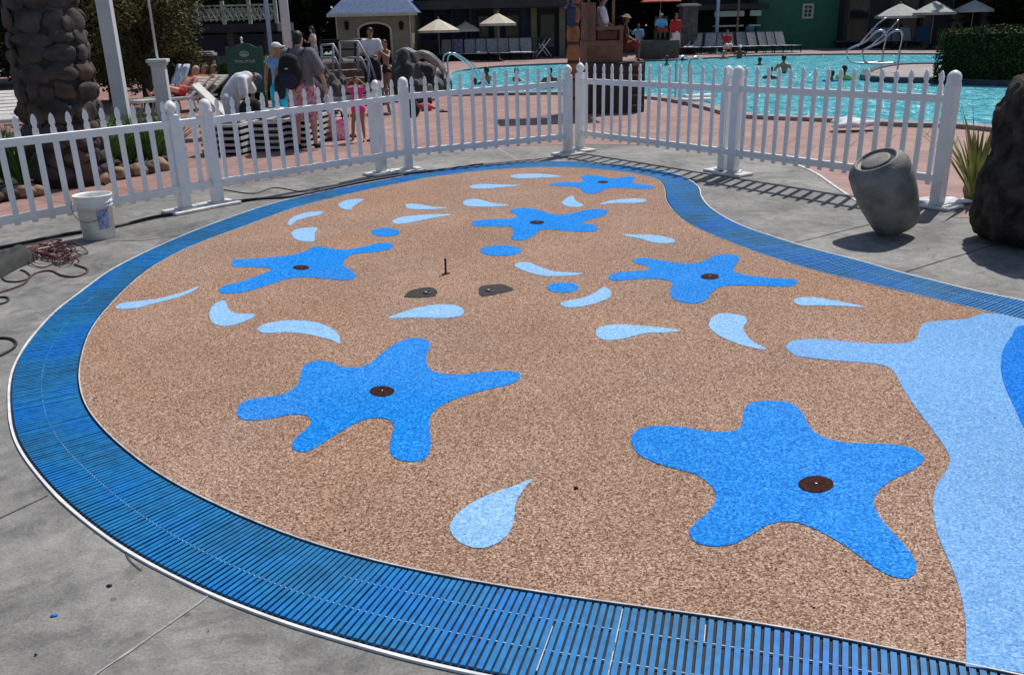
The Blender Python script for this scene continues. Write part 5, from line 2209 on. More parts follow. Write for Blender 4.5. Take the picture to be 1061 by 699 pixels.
grm = mat('pale_grey_rail', (.34, .36, .38), .45, .2, 4, metal=.3)
Yr = at(350, 112).y
railrun('grey stair railing running down right towards the white shirted man', [[(352, 43), (371, 43), (382, 62), (390, 84)], [(360, 60), (374, 60), (384, 80)], [(371, 43), (371, 75)], [(382, 62), (382, 96)], [(352, 43), (352, 78)]], Yr + 1.2, m_=grm)
railrun('grey stair railing behind the backpack man', [[(333, 47), (345, 46), (356, 66)], [(334, 60), (347, 60), (354, 76)], [(345, 46), (345, 80)], [(333, 47), (333, 80)]], Yr + 1.5, m_=grm)
railrun('dark upper handrail along the terrace', [[(331, 42.5), (386, 40.5)], [(331, 52), (386, 50)], [(331, 42.5), (331, 64)], [(350, 42), (350, 64)], [(368, 41.5), (368, 64)], [(386, 40.5), (386, 64)]], Yr + 3.4, m_=M['blackiron'])
# folded dark loungers leaning (diagonal dark bars) behind the man
c = at(350, 122)
dlr = make_lounger('dark lounger with steep back between the backpack man and the girl in pink', (c.x - .1, c.y + .4, 0), R(100), M['black'], M['lounger'], 46, 'dark loungers behind the second fence panel', True)
c = at(352, 113)
dup(dlr, (c.x - .2, c.y + .9, 0), R(100), 'second dark lounger behind the girl in pink', 'dark loungers behind the second fence panel')

# ---------------------------------------------------------------- totem, lifeguard stands
c = at(594, 120)
hT = height_to(c, -14)
tt = thing('wooden_totem', 'orange brown bulging totem post with a hanging blue lantern', 'post', (c.x, c.y, 0))
kk = (c - EYE).length / F_PX
mb = MB()
rb = 6.0 * kk
prof = [(rb, 0)]
nb = 7
for i in range(nb):
    z0 = hT * i / nb
    dz = hT / nb
    prof += [(rb * .86, z0 + .02 * dz), (rb * 1.08, z0 + .3 * dz), (rb * 1.1, z0 + .6 * dz), (rb * .84, z0 + .97 * dz)]
prof.append((rb * .4, hT))
mb.lathe(prof, (0, 0, 0), 16)
mb.build('carved_shaft', M['orangewood'], tt)
for i in range(1, nb):
    mb = MB()
    mb.lathe([(rb * .95, hT * i / nb - .03), (rb * 1.0, hT * i / nb), (rb * .95, hT * i / nb + .03)], (0, 0, 0), 14)
    mb.build('lashing', M['darkbrown'], tt)
c2 = at_depth(592, 16, c.y - .2)
mb = MB()
mb.lathe([(.03, -.22), (.09, -.2), (.10, .12), (.13, .14), (.05, .22), (.01, .3)], (c2.x - c.x - .02, -.3, c2.z), 8, smooth=False)
ln = mb.build('lantern', M['bluelamp'], tt)
mb = MB()
mb.beam((c2.x - c.x - .22, -.3, c2.z + .3), (.0, -.05, c2.z + .33), .03, .03)
mb.build('bracket', M['blackiron'], tt)

# main stand
a, b = at(607, 121), at(664, 114)
base_c = (a + b) / 2
ls = thing('lifeguard_stand', 'tall brown wooden lifeguard stand right of the totem post', 'lifeguard stand', (base_c.x, base_c.y + .5, 0), R(6))
kk = (base_c - EYE).length / F_PX
wB = 56 * kk
hB = height_to(base_c, 65)
mb = MB()
mb.box((0, 0, hB / 2), (wB, 1.0, hB))
for i in range(6):
    mb.box((-wB / 2 + wB * (i + .5) / 6, -.515, hB / 2), (.02, .03, hB - .06))
mb.build('base_box', M['darkbrown'], ls, .01)
wC = 36 * kk
xC = -wB / 2 + wC / 2 - .02
hS = height_to(base_c, 42)
mb = MB()
mb.box((xC, .05, (hB + hS) / 2), (wC, .8, hS - hB))
mb.build('seat_box', M['brownwood'], ls, .01)
hArm = height_to(base_c, 29)
hTop = height_to(base_c, 2)
mb = MB()
mb.box((xC - wC / 2 + .1, .05, (hS + hTop) / 2), (.16, .8, hTop - hS))
mb.build('backrest', M['brownwood'], ls, .01)
mb = MB()
mb.box((xC - wC / 2 + .2, .05, (hS + hTop) / 2 - .1), (.04, .66, hTop - hS - .25))
mb.build('back_cushion', M['redwood'], ls, .01)
for sy in (-1, 1):
    mb = MB()
    mb.beam((xC - wC / 2 + .18, .05 + sy * .38, hArm), (xC + wC / 2, .05 + sy * .38, hArm), .07, .07)
    mb.beam((xC + wC / 2 - .04, .05 + sy * .38, hS), (xC + wC / 2 - .04, .05 + sy * .38, hArm - .035), .07, .07, (0, 1, 0))
    mb.build('armrest', M['brownwood'], ls)
    mb = MB()
    mb.box((xC + .05, .05 + sy * .36, (hS + hArm) / 2 - .02), (wC - .35, .02, hArm - hS - .08))
    mb.build('side_panel', M['redwood'], ls)
# canopy over the stand (above the picture, its shadow lies on the deck)
hcn = hTop + 1.15
for sx, sy in ((-1, -1), (-1, 1), (1, 1)):
    mb = MB()
    mb.beam((xC + sx * (wC / 2 - .03), .05 + sy * .40, hTop - .3 if sx < 0 else hS), (xC + sx * (wC / 2 - .03), .05 + sy * .40, hcn), .05, .05, (0, 1, 0))
    mb.build('canopy_post', M['brownwood'], ls)
mb = MB()
mb.box((xC - .05, .05, hcn + .04), (1.9, 1.25, .08))
mb.build('canopy_roof', M['brownwood'], ls, .01)
for i in range(5):
    mb = MB()
    mb.box((wB / 2 - .2, -.545, .15 + i * .2), (.3, .05, .04))
    mb.build('ladder_rung', M['brownwood'], ls)

# second stand across the pool
a, b = at(664, 63), at(704, 62)
bc = (a + b) / 2
ls2 = thing('lifeguard_stand', 'smaller taupe lifeguard stand across the pool with a red umbrella', 'lifeguard stand', (bc.x, bc.y + .6, 0), 0)
kk = (bc - EYE).length / F_PX
wB = 38 * kk
mb = MB()
hB2 = height_to(bc, 42)
mb.box((0, 0, hB2 / 2), (wB, .9, hB2))
mb.build('base_box', mat('taupe_stand', (.10, .075, .06), .8, .25, 3), ls2, .02)
mb = MB()
mb.box((.15, .3, hB2 + .55), (.62, .08, 1.0))
mb.box((.15, 0, hB2 + .38), (.62, .6, .07))
for sx in (-1, 1):
    mb.box((.15 + sx * .31, 0, hB2 + .2), (.05, .6, .4))
mb.build('chair', M['redwood'], ls2)
mb = MB()
hu = height_to(bc, -6)
mb.tube([(0.0, .2, hB2), (.1, .2, hu)], .025, 6)
mb.build('umbrella_pole', M['chrome'], ls2)
mb = MB()
mb.lathe([(.95, hu - .32), (.97, hu - .30), (.5, hu - .1), (.02, hu + .05)], (.1, .2, 0), 8, smooth=False)
mb.build('umbrella_canopy', mat('red_canvas', (.45, .08, .05), .85, .2), ls2)

# ---------------------------------------------------------------- people
def mesh_from_mb(mb, voxel, smooth_it=6):
    me = bpy.data.meshes.new('tmp')
    me.from_pydata(mb.v, [], mb.f)
    o = bpy.data.objects.new('tmp', me)
    COL.objects.link(o)
    m_ = o.modifiers.new('r', 'REMESH')
    m_.mode = 'VOXEL'
    m_.voxel_size = voxel
    s_ = o.modifiers.new('s', 'SMOOTH')
    s_.factor = .5
    s_.iterations = smooth_it
    bpy.context.view_layer.update()
    dg = bpy.context.evaluated_depsgraph_get()
    r_ = bpy.data.meshes.new_from_object(o.evaluated_get(dg))
    bpy.data.objects.remove(o)
    return r_


def limb(mb, p, q, r0, r1, n=12, steps=5, flat=None):
    p, q = Vector(p), Vector(q)
    v0 = len(mb.v)
    pts, rs = [], []
    d = (q - p)
    u = d.normalized() if d.length > 1e-6 else Vector((0, 0, 1))
    for a in (80, 50, 20):
        pts.append(p - u * r0 * math.sin(R(a)))
        rs.append(r0 * math.cos(R(a)))
    for i in range(1, steps):
        t = i / steps
        pts.append(p.lerp(q, t))
        rs.append(r0 + (r1 - r0) * t)
    for a in (20, 50, 80):
        pts.append(q + u * r1 * math.sin(R(a)))
        rs.append(r1 * math.cos(R(a)))
    mb.tube(pts, rs, n)
    if flat and abs(q.z - p.z) > abs(q.y - p.y) and abs(q.z - p.z) > 1e-4:
        for i in range(v0, len(mb.v)):
            x, y, z = mb.v[i]
            t = max(0, min(1, (z - p.z) / (q.z - p.z)))
            cx_, cy_ = p.x + (q.x - p.x) * t, p.y + (q.y - p.y) * t
            mb.v[i] = (cx_ + (x - cx_) * 1.12, cy_ + (y - cy_) * flat, z)


def ellip(mb, c, r, rot=None):
    bm = bmesh.new()
    bmesh.ops.create_icosphere(bm, subdivisions=3, radius=1)
    vs = []
    for v in bm.verts:
        p = Vector((v.co.x * r[0], v.co.y * r[1], v.co.z * r[2]))
        if rot:
            p = rot @ p
        vs.append(p + Vector(c))
    mb.add(vs, [tuple(v.index for v in f.verts) for f in bm.faces], True)
    bm.free()


def base_pose():
    J = {'pel': (0, 0, .525), 'wai': (0, .003, .61), 'che': (0, 0, .72), 'neck': (0, -.005, .825), 'head': (0, .012, .925)}
    for s, k in ((-1, 'L'), (1, 'R')):
        J['sh' + k] = (s * .105, -.003, .80)
        J['el' + k] = (s * .135, -.012, .635)
        J['wr' + k] = (s * .14, .03, .495)
        J['ha' + k] = (s * .138, .045, .45)
        J['hip' + k] = (s * .052, 0, .505)
        J['kn' + k] = (s * .058, .01, .285)
        J['an' + k] = (s * .06, -.015, .045)
        J['toe' + k] = (s * .072, .075, .016)
    return {k: Vector(v) for k, v in J.items()}


def pose(**kw):
    J = base_pose()
    for k, v in kw.items():
        J[k] = Vector(v)
    return J


def person(label, loc, facing, h, J, skin='tan', top=None, bottom=None, hair='dark', hairlen=0, hat=None, vox=.011, fat=1.0, group=None, shoes=None, roll=None, sink=0.0, dress=False):
    """J normalised joints; facing 0 looks away from the camera (+y)"""
    root = thing('person', label, 'person', (loc[0], loc[1], loc[2] - sink), facing, group)
    g_ = lambda k: J[k] * h
    f = fat

    def body(mb, torso=True, inflate=0.0, arms=1.0, legs=1.0, full=True):
        e = inflate * h
        if torso:
            limb(mb, g_('pel'), g_('wai'), .068 * h * f + e, .060 * h * f + e, flat=.8)
            limb(mb, g_('wai'), g_('che'), .058 * h * f + e, .070 * h * f + e, flat=.78)
            limb(mb, g_('che'), g_('neck') - (g_('neck') - g_('che')) * .25, .068 * h * f + e, .040 * h * f + e, flat=.75)
            limb(mb, g_('shL'), g_('shR'), .032 * h + e, .032 * h + e)
            for k in 'LR':
                limb(mb, g_('che'), g_('sh' + k).lerp(g_('che'), .25), .050 * h * f + e, .034 * h + e)
                limb(mb, g_('sh' + k).lerp(g_('neck'), .2), g_('neck') + Vector((0, 0, .004 * h)), .026 * h + e, .026 * h + e)
                limb(mb, g_('hip' + k), g_('wai'), .054 * h * f + e, .05 * h * f + e)
    mb = MB()
    body(mb)
    limb(mb, g_('che').lerp(g_('neck'), .6), g_('neck').lerp(g_('head'), .35), .036 * h, .030 * h)
    hd_ = g_('head')
    up_h = (g_('head') - g_('neck')).normalized()
    fwd = J.get('look', Vector((0, 1, 0)))
    fwd = (fwd - up_h * fwd.dot(up_h)).normalized()
    rgt = fwd.cross(up_h)
    rot = Matrix((rgt, fwd, up_h)).transposed()
    ellip(mb, hd_ + up_h * .008 * h, (.043 * h, .052 * h, .060 * h), rot)
    ellip(mb, hd_ - up_h * .030 * h + fwd * .014 * h, (.031 * h, .036 * h, .036 * h), rot)
    ellip(mb, hd_ + fwd * .054 * h - up_h * .006 * h, (.008 * h, .012 * h, .013 * h), rot)
    for s in (-1, 1):
        ellip(mb, hd_ + rgt * s * .044 * h - up_h * .004 * h, (.006 * h, .010 * h, .015 * h), rot)
    for k in 'LR':
        s = -1 if k == 'L' else 1
        limb(mb, g_('sh' + k), g_('el' + k), .030 * h * f, .022 * h)
        limb(mb, g_('el' + k), g_('wr' + k), .023 * h, .0155 * h)
        limb(mb, g_('wr' + k), g_('ha' + k), .016 * h, .019 * h)
        limb(mb, g_('hip' + k), g_('kn' + k), .052 * h * f, .032 * h)
        limb(mb, g_('kn' + k), g_('kn' + k).lerp(g_('an' + k), .35), .031 * h, .033 * h)
        limb(mb, g_('kn' + k).lerp(g_('an' + k), .35), g_('an' + k), .032 * h, .019 * h)
        limb(mb, g_('an' + k) - Vector((0, 0, .01 * h)), g_('toe' + k), .022 * h, .017 * h)
    me = mesh_from_mb(mb, vox * h, 5)
    me.materials.clear()
    # hands with fingers, eyes and mouth joined to the body mesh
    bm = bmesh.new()
    bm.from_mesh(me)
    ex = MB()
    for k in 'LR':
        s = -1 if k == 'L' else 1
        wr, ha = g_('wr' + k), g_('ha' + k)
        dr = (ha - wr).normalized()
        sd = dr.cross(Vector((s, .3, .1))).normalized()
        palm_n = sd.cross(dr)
        for i, ln_ in enumerate((.036, .042, .040, .032)):
            b0 = ha + sd * (i - 1.5) * .0095 * h
            m0 = b0 + dr * ln_ * h * .5 + palm_n * .002 * h
            t0 = m0 + (dr * .85 + palm_n * .5 * s).normalized() * ln_ * h * .5
            ex.tube([b0, m0, t0], [.0055 * h, .0052 * h, .004 * h], 6)
        tb = ha - dr * .012 * h + sd * -.015 * h
        ex.tube([tb, tb + (dr * .5 - sd * .8) * .02 * h, tb + (dr * 1.0 - sd * .9) * .034 * h], [.007 * h, .006 * h, .0045 * h], 6)
    bmx = bmesh.new()
    off = len(bm.verts)
    vmap = [bm.verts.new(p) for p in ex.v]
    for fc in ex.f:
        try:
            bf = bm.faces.new([vmap[i] for i in fc])
            bf.material_index = 0
        except ValueError:
            pass
    bmx.free()
    ey = MB()
    for s in (-1, 1):
        ellip(ey, hd_ + rgt * s * .017 * h + fwd * .047 * h + up_h * .006 * h, (.0065 * h, .005 * h, .0035 * h), rot)
    nface = len(ey.f)
    ellip(ey, hd_ - up_h * .030 * h + fwd * .049 * h, (.012 * h, .004 * h, .0035 * h), rot)
    vmap = [bm.verts.new(p) for p in ey.v]
    for i, fc in enumerate(ey.f):
        bf = bm.faces.new([vmap[q] for q in fc])
        bf.material_index = 1 if i < nface else 2
    bm.to_mesh(me)
    bm.free()
    for m_ in (SKIN[skin], EYEM, LIPM):
        me.materials.append(m_)
    for p in me.polygons:
        p.use_smooth = True
    bo = bpy.data.objects.new('body', me)
    COL.objects.link(bo)
    bo.parent = root

    def garment(name, mb_, m_):
        me_ = mesh_from_mb(mb_, vox * h, 3)
        me_.materials.clear()
        me_.materials.append(m_)
        for p in me_.polygons:
            p.use_smooth = True
        o_ = bpy.data.objects.new(name, me_)
        COL.objects.link(o_)
        o_.parent = root
        return o_
    if top:
        m_, sl_, loose = top
        mb = MB()
        e = (.012 + loose) * h
        lo_ = g_('pel').lerp(g_('wai'), .1)
        limb(mb, lo_, g_('wai'), .072 * h * f + e, .064 * h * f + e, flat=.82)
        limb(mb, g_('wai'), g_('che'), .062 * h * f + e, .070 * h * f + e, flat=.80)
        limb(mb, g_('che'), g_('neck') - (g_('neck') - g_('che')) * .25, .068 * h * f + e, .042 * h * f + e, flat=.78)
        limb(mb, g_('shL'), g_('shR'), .032 * h + e * .6, .032 * h + e * .6)
        for k in 'LR':
            limb(mb, g_('che'), g_('sh' + k).lerp(g_('che'), .2), .050 * h * f + e, .034 * h + e * .7)
            limb(mb, g_('sh' + k).lerp(g_('neck'), .2), g_('neck') - Vector((0, 0, .012 * h)), .026 * h + e * .6, .024 * h + e * .5)
            if sl_ > 0:
                limb(mb, g_('sh' + k), g_('sh' + k).lerp(g_('el' + k), sl_), .034 * h * f + e * .8, .030 * h * f + e)
        garment('shirt', mb, m_)
    if bottom:
        m_, ln_, style = bottom
        mb = MB()
        e = .012 * h
        limb(mb, g_('pel'), g_('pel').lerp(g_('wai'), .35), .072 * h * f + e, .068 * h * f + e)
        for k in 'LR':
            if ln_ <= 0:
                limb(mb, g_('hip' + k), g_('pel'), .050 * h * f + e * .6, .05 * h * f + e * .6)
            else:
                limb(mb, g_('hip' + k), g_('hip' + k).lerp(g_('kn' + k), ln_), .057 * h * f + e, (.046 + (.02 if style == 'loose' else 0)) * h + e)
        if style == 'skirt':
            limb(mb, g_('pel'), (g_('knL') + g_('knR')) / 2 + Vector((0, 0, .06 * h)), .08 * h * f + e, .10 * h + e)
        garment({'skirt': 'skirt', 'loose': 'shorts', 'suit': 'swimwear'}.get(style, 'shorts'), mb, m_)
    if hair:
        mb = MB()
        ellip(mb, hd_ + up_h * .020 * h - fwd * .008 * h, (.0475 * h, .052 * h, .054 * h), rot)
        ellip(mb, hd_ - up_h * .006 * h - fwd * .018 * h, (.043 * h, .042 * h, .046 * h), rot)
        if hairlen > 0:
            limb(mb, hd_ - fwd * .022 * h, hd_ - fwd * .035 * h - up_h * hairlen * h, .042 * h, .030 * h)
        garment('hair', mb, HAIR[hair])
    if hat:
        kind, m_ = hat
        mb = MB()
        ellip(mb, hd_ + up_h * .034 * h, (.052 * h, .057 * h, .042 * h), rot)
        if kind == 'cap':
            ellip(mb, hd_ + up_h * .026 * h + fwd * .065 * h, (.040 * h, .045 * h, .008 * h), rot)
        if kind == 'brim':
            ellip(mb, hd_ + up_h * .026 * h, (.105 * h, .11 * h, .010 * h), rot)
        garment('hat', mb, m_)
    if shoes:
        mb = MB()
        for k in 'LR':
            limb(mb, g_('an' + k) - Vector((0, 0, .02 * h)), g_('toe' + k), .026 * h, .021 * h)
        garment('shoes', mb, shoes)
    return root


def sit(lean=0.0):
    J = base_pose()
    d = Vector((0, .03, -.27))
    for k in ('pel', 'wai', 'che', 'neck', 'head', 'shL', 'shR', 'elL', 'elR', 'hipL', 'hipR'):
        J[k] = J[k] + d
    for s, k in ((-1, 'L'), (1, 'R')):
        J['kn' + k] = Vector((s * .07, .24, .285))
        J['an' + k] = Vector((s * .07, .235, .05))
        J['toe' + k] = Vector((s * .075, .32, .02))
        J['el' + k] = Vector((s * .14, .06, .40))
        J['wr' + k] = Vector((s * .10, .17, .335))
        J['ha' + k] = Vector((s * .095, .215, .325))
    return J


def recline():
    J = base_pose()
    J.update(pel=Vector((0, 0, .06)), wai=Vector((0, -.07, .10)), che=Vector((0, -.16, .17)), neck=Vector((0, -.245, .25)), head=Vector((0, -.29, .335)))
    for s, k in ((-1, 'L'), (1, 'R')):
        J['sh' + k] = Vector((s * .105, -.22, .225))
        J['el' + k] = Vector((s * .15, -.10, .11))
        J['wr' + k] = Vector((s * .08, .0, .13))
        J['ha' + k] = Vector((s * .05, .03, .14))
        J['hip' + k] = Vector((s * .052, .02, .06))
        J['kn' + k] = Vector((s * .065, .23, .13))
        J['an' + k] = Vector((s * .065, .44, .05))
        J['toe' + k] = Vector((s * .075, .47, .12))
    J['look'] = Vector((0, 1, .2))
    return J


white = cloth('white_cotton', (.75, .75, .78))
grey = cloth('grey_tee', (.17, .165, .175))
floral = cloth('pink_floral_shorts', (.62, .50, .52), (.45, .04, .10), 28)
navy = cloth('navy_cloth', (.02, .025, .06))
blk = cloth('black_cloth', (.012, .012, .014))
pink = cloth('hot_pink_cloth', (.75, .06, .28))
lblue = cloth('light_blue_cloth', (.20, .38, .62))
turq = cloth('turquoise_towel', (.02, .42, .62))
orange = cloth('orange_cloth', (.55, .13, .03))
red = cloth('red_cloth', (.45, .03, .03))
khaki = cloth('khaki_cloth', (.30, .26, .20))
capb = cloth('blue_cap_cloth', (.06, .09, .16))


def foot(x, y):
    c = at(x, y)
    return (c.x, c.y, .006)


def hh_(x, y, yt):
    return height_to(at(x, y), yt)


# man with backpack
L0 = foot(319, 154)
hm = hh_(319, 154, 31.5)
J = pose(hipL=(-.055, 0, .505), anL=(-.075, -.02, .045), toeL=(-.10, .055, .016), knL=(-.07, .01, .285), anR=(.075, .01, .045), toeR=(.10, .085, .016), knR=(.07, .02, .285),
         elR=(.185, .0, .64), wrR=(.205, .045, .50), haR=(.205, .06, .455), elL=(-.16, .05, .66), wrL=(-.09, .14, .60), haL=(-.05, .16, .60), look=(.2, 1, -.25), head=(.0, .022, .922))
mbp = person('man seen from behind in grey tee and pink floral shorts with a black backpack', L0, R(-6), hm, J, 'fair', (grey, .75, .012), (floral, .92, 'loose'), 'dark', 0, None, .009, 1.16, None, blk)
bp = thing('backpack', 'black backpack worn by the man in the grey tee', 'backpack', (L0[0], L0[1], 0), R(-6))
mb = MB()
ellip(mb, (-.05 * hm, -.125 * hm, .66 * hm), (.105 * hm, .07 * hm, .145 * hm))
ellip(mb, (-.05 * hm, -.12 * hm, .74 * hm), (.09 * hm, .06 * hm, .08 * hm))
me = mesh_from_mb(mb, .012, 4)
me.materials.clear()
me.materials.append(blk)
for p in me.polygons:
    p.use_smooth = True
o = bpy.data.objects.new('pack_bag', me)
COL.objects.link(o)
o.parent = bp
mb = MB()
ellip(mb, (-.05 * hm, -.185 * hm, .60 * hm), (.075 * hm, .03 * hm, .07 * hm))
mb.build('front_pocket', navy, bp)
mb = MB()
mb.box((-.05 * hm, -.2035 * hm, .695 * hm), (.05, .012, .02))
mb.build('pale_patch', M['signpale'], bp)
mb = MB()
for s in (-1, 1):
    mb.tube(smooth_open([Vector((-.02 * hm + s * .06 * hm, -.07 * hm, .80 * hm)), Vector((s * .075 * hm, -.01 * hm, .855 * hm)), Vector((s * .085 * hm, .085 * hm, .79 * hm)), Vector((s * .09 * hm, .10 * hm, .70 * hm)), Vector((s * .095 * hm, .03 * hm, .61 * hm)), Vector((-.03 * hm + s * .08 * hm, -.08 * hm, .58 * hm))], 4), .013, 6)
mb.build('shoulder_straps', navy, bp)
mb = MB()
mb.blob((L0[0] + .34 + .03, L0[1] + .05, .70), (.045, .04, .15), 4, .25, 3)
o = mb.build('hand_towel', M['towel'], None, loc=(L0[0] + .36, L0[1] + .05, .7))
tag(o, 'white cloth hanging from the right hand of the backpack man', 'towel')

# woman left of him
L0 = foot(296, 141)
hw_ = hh_(296, 141, 44)
J = pose(elL=(-.14, .02, .65), wrL=(-.15, .04, .53), haL=(-.15, .05, .485), look=(.9, -.2, 0), elR=(.14, .03, .65), wrR=(.10, .12, .60), haR=(.07, .15, .62))
person('blonde woman in light blue tank top and white visor left of the backpack man', L0, R(20), hw_, J, 'tan', (lblue, .0, 0), (turq, .8, 'skirt'), 'blond', .05, ('cap', white), .011, .95)
mb = MB()
mb.blob((0, 0, 0), (.11, .07, .21), 4, .08, 3)
o = mb.build('tote_bag', blk)
c = at_depth(290.5, 91, L0[1] - .12)
o.location = c
tag(o, 'black rounded bag hanging from the arm of the visor woman', 'bag')
mb = MB()
mb.tube(smooth_open([Vector((-.07, 0, .14)), Vector((-.05, 0, .28)), Vector((.03, 0, .34)), Vector((.08, 0, .16))], 4), .014, 6)
mb.build('orange_strap', orange, o)

# bending man
L0 = foot(248, 152)
hb = hh_(248, 152, 71) / .80
J = pose(pel=(-.03, 0, .50), wai=(.005, .02, .575), che=(.085, .05, .66), neck=(.165, .08, .715), head=(.225, .10, .69),
         shL=(.10, .145, .70), shR=(.13, -.055, .68), elL=(.17, .17, .55), wrL=(.16, .12, .43), haL=(.165, .11, .39), elR=(.14, -.09, .53), wrR=(.22, -.03, .42), haR=(.24, -.02, .385),
         hipL=(-.03, .052, .48), hipR=(-.03, -.052, .48), knL=(-.01, .08, .27), anL=(-.05, .09, .045), toeL=(.04, .10, .016), knR=(.0, -.07, .27), anR=(-.06, -.08, .045), toeR=(.03, -.08, .016), look=(.5, -.35, -.8))
person('bending man in white tee, white shorts and blue cap leaning over a black bag', L0, R(0), hb, J, 'tan', (white, .85, .006), (cloth('off_white_shorts', (.6, .6, .62)), .9, 'loose'), 'black', 0, ('cap', capb), .010, 1.12)
c = at_depth(259, 108, L0[1] - .25)
mb = MB()
mb.blob((0, 0, 0), (.19, .14, .24), 14, .14, 3)
o = mb.build('beach_bag', blk)
o.location = (c.x, c.y, .55)
tag(o, 'black soft bag held by the bending man in the cap', 'bag')

# girl in pink
L0 = foot(374, 147)
hg = hh_(374, 147, 79)
J = pose(elL=(-.16, .02, .84), wrL=(-.07, .02, .93), haL=(-.04, .02, .94), elR=(.20, .0, .82), wrR=(.10, .03, .93), haR=(.06, .04, .935), anR=(.11, .04, .045), toeR=(.15, .10, .016), knR=(.09, .04, .285), look=(-.3, 1, 0))
person('small girl in a hot pink swimsuit holding both hands to her head', L0, R(170), hg, J, 'tan', (pink, 0, 0), (pink, .15, 'suit'), 'dark', .09, None, .013, 1.0)

# couple
L0 = foot(388.5, 103)
J = pose(elR=(.16, .03, .65), wrR=(.08, .12, .62), haR=(.05, .14, .63), elL=(-.16, .02, .65), wrL=(-.10, .12, .60), haL=(-.07, .15, .61), look=(.3, 1, 0))
person('man in loose white tee and dark shorts standing before the stone steps', L0, R(175), hh_(388.5, 103, 28.5), J, 'tan', (white, .85, .006), (navy, .9, 'loose'), 'black', 0, None, .012, 1.0)
L0 = foot(403, 107)
J = pose(elL=(-.17, .06, .72), wrL=(-.10, .13, .80), haL=(-.06, .14, .82), elR=(.16, .05, .66), wrR=(.08, .12, .67), haR=(.04, .14, .68), look=(-.6, 1, 0))
person('tanned woman in a dark bikini standing beside the man in white', L0, R(130), hh_(403, 107, 41), J, 'tan', None, (blk, 0, 'suit'), 'dark', .05, None, .012, .92)

# woman on terrace
c = at(328, 78)
J = pose(elL=(-.15, .08, .67), wrL=(-.08, .15, .70), haL=(-.04, .17, .71))
person('woman with dark hair standing on the terrace behind the backpack man', (c.x, c.y, .0), R(90), hh_(328, 78, 27), J, 'fair', (cloth('pale_top', (.45, .38, .36)), .5, 0), (cloth('grey_shorts', (.15, .15, .17)), .5, 'loose'), 'dark', .06, None, .014, 1)

# sunbathers between the posts
for (x, y, fac, skin_, tp, bt, lab, hr_) in [
    (184, 118, R(-35), 'pink', None, (red, .2, 'suit'), 'sunburnt sunbather reclining, nearest the capped post', 'grey'),
    (194, 116, R(-38), 'tan', (orange, 0, 0), (blk, .3, 'suit'), 'sunbather in orange top reclining, middle of three', 'dark'),
    (204, 115, R(-35), 'tan', None, (blk, .2, 'suit'), 'sunbather with dark hair reclining, rightmost of three', 'dark')]:
    c = at(x, y)
    person(lab, (c.x, c.y + .4, .37), fac + PI, 1.68, recline(), skin_, tp, bt, hr_, 0, None, .014, 1.05, 'sunbathers on the left deck')
    dup(nl, (c.x, c.y + .4, 0), fac, 'white strap lounger under ' + {184: 'the sunburnt sunbather', 194: 'the sunbather in orange', 204: 'the rightmost dark haired sunbather'}[x], 'white loungers on the left deck')
c = at(176, 118)
towel((c.x, c.y + .95, 0), (.4, .75), R(-20), 'light blue and white towel hanging over a lounger back beside the capped post', cloth('pale_blue_stripe_towel', (.45, .62, .75), (.75, .76, .78), 12), R(55), .75)
c = at(16, 138)
person('sunbather lying on the white lounger behind the stone pillar', (c.x - .5, c.y + 1.8, .37), R(208), 1.68, recline(), 'pink', None, (navy, .3, 'suit'), 'dark', 0, None, .014, 1.05)

# lifeguard on main stand
lc = ls.matrix_world
def in_stand(root, x, y, z):
    rz = root.rotation_euler[2]
    return (root.location.x + x * math.cos(rz) - y * math.sin(rz), root.location.y + x * math.sin(rz) + y * math.cos(rz), z)
p = in_stand(ls, xC - .05, .02, hS - .205 * 1.75 + .0)
J = sit()
person('lifeguard in white shirt seated in the brown stand, facing right', p, R(-90), 1.78, J, 'tan', (white, .9, .0), (cloth('dark_red_shorts', (.16, .03, .025)), .9, 'loose'), 'black', 0, None, .012, 1.1)
# hatted guard beside him
p = in_stand(ls, xC + wC / 2 + .14, .15, hB - .21 * 1.7 + .38)
c = at(648, 66)
J = sit()
person('person in brown sun hat and red vest sitting in front of the seated lifeguard', in_stand(ls, xC + wC / 2 + .06, -.1, hB - .02), R(-100), 1.30, J, 'brown', (cloth('dark_red_vest', (.10, .025, .02)), .6, .0), (cloth('dark_red_shorts', (.16, .03, .025)), .8, 'loose'), 'dark', 0, ('brim', cloth('straw_hat', (.30, .18, .09))), .014, 1.05)
# second lifeguard
person('lifeguard in white and blue cap seated on the taupe stand', (bc.x + .1, bc.y + .75, hB2 + .39 - .25 * 1.7), R(185), 1.72, sit(), 'brown', (lblue, .8, .01), (red, .9, 'loose'), 'black', 0, ('cap', white), .015, 1.05)


def stand_far(x, y, yt, fac, lab, skin_='tan', tp=None, bt=None, hr_='dark', hl=0, hat=None, J=None, grp='people standing on the far deck'):
    c = at(x, y)
    return person(lab, (c.x, c.y, .006), fac, height_to(c, yt), J or pose(), skin_, tp, bt, hr_, hl, hat, .016, 1.05, grp)


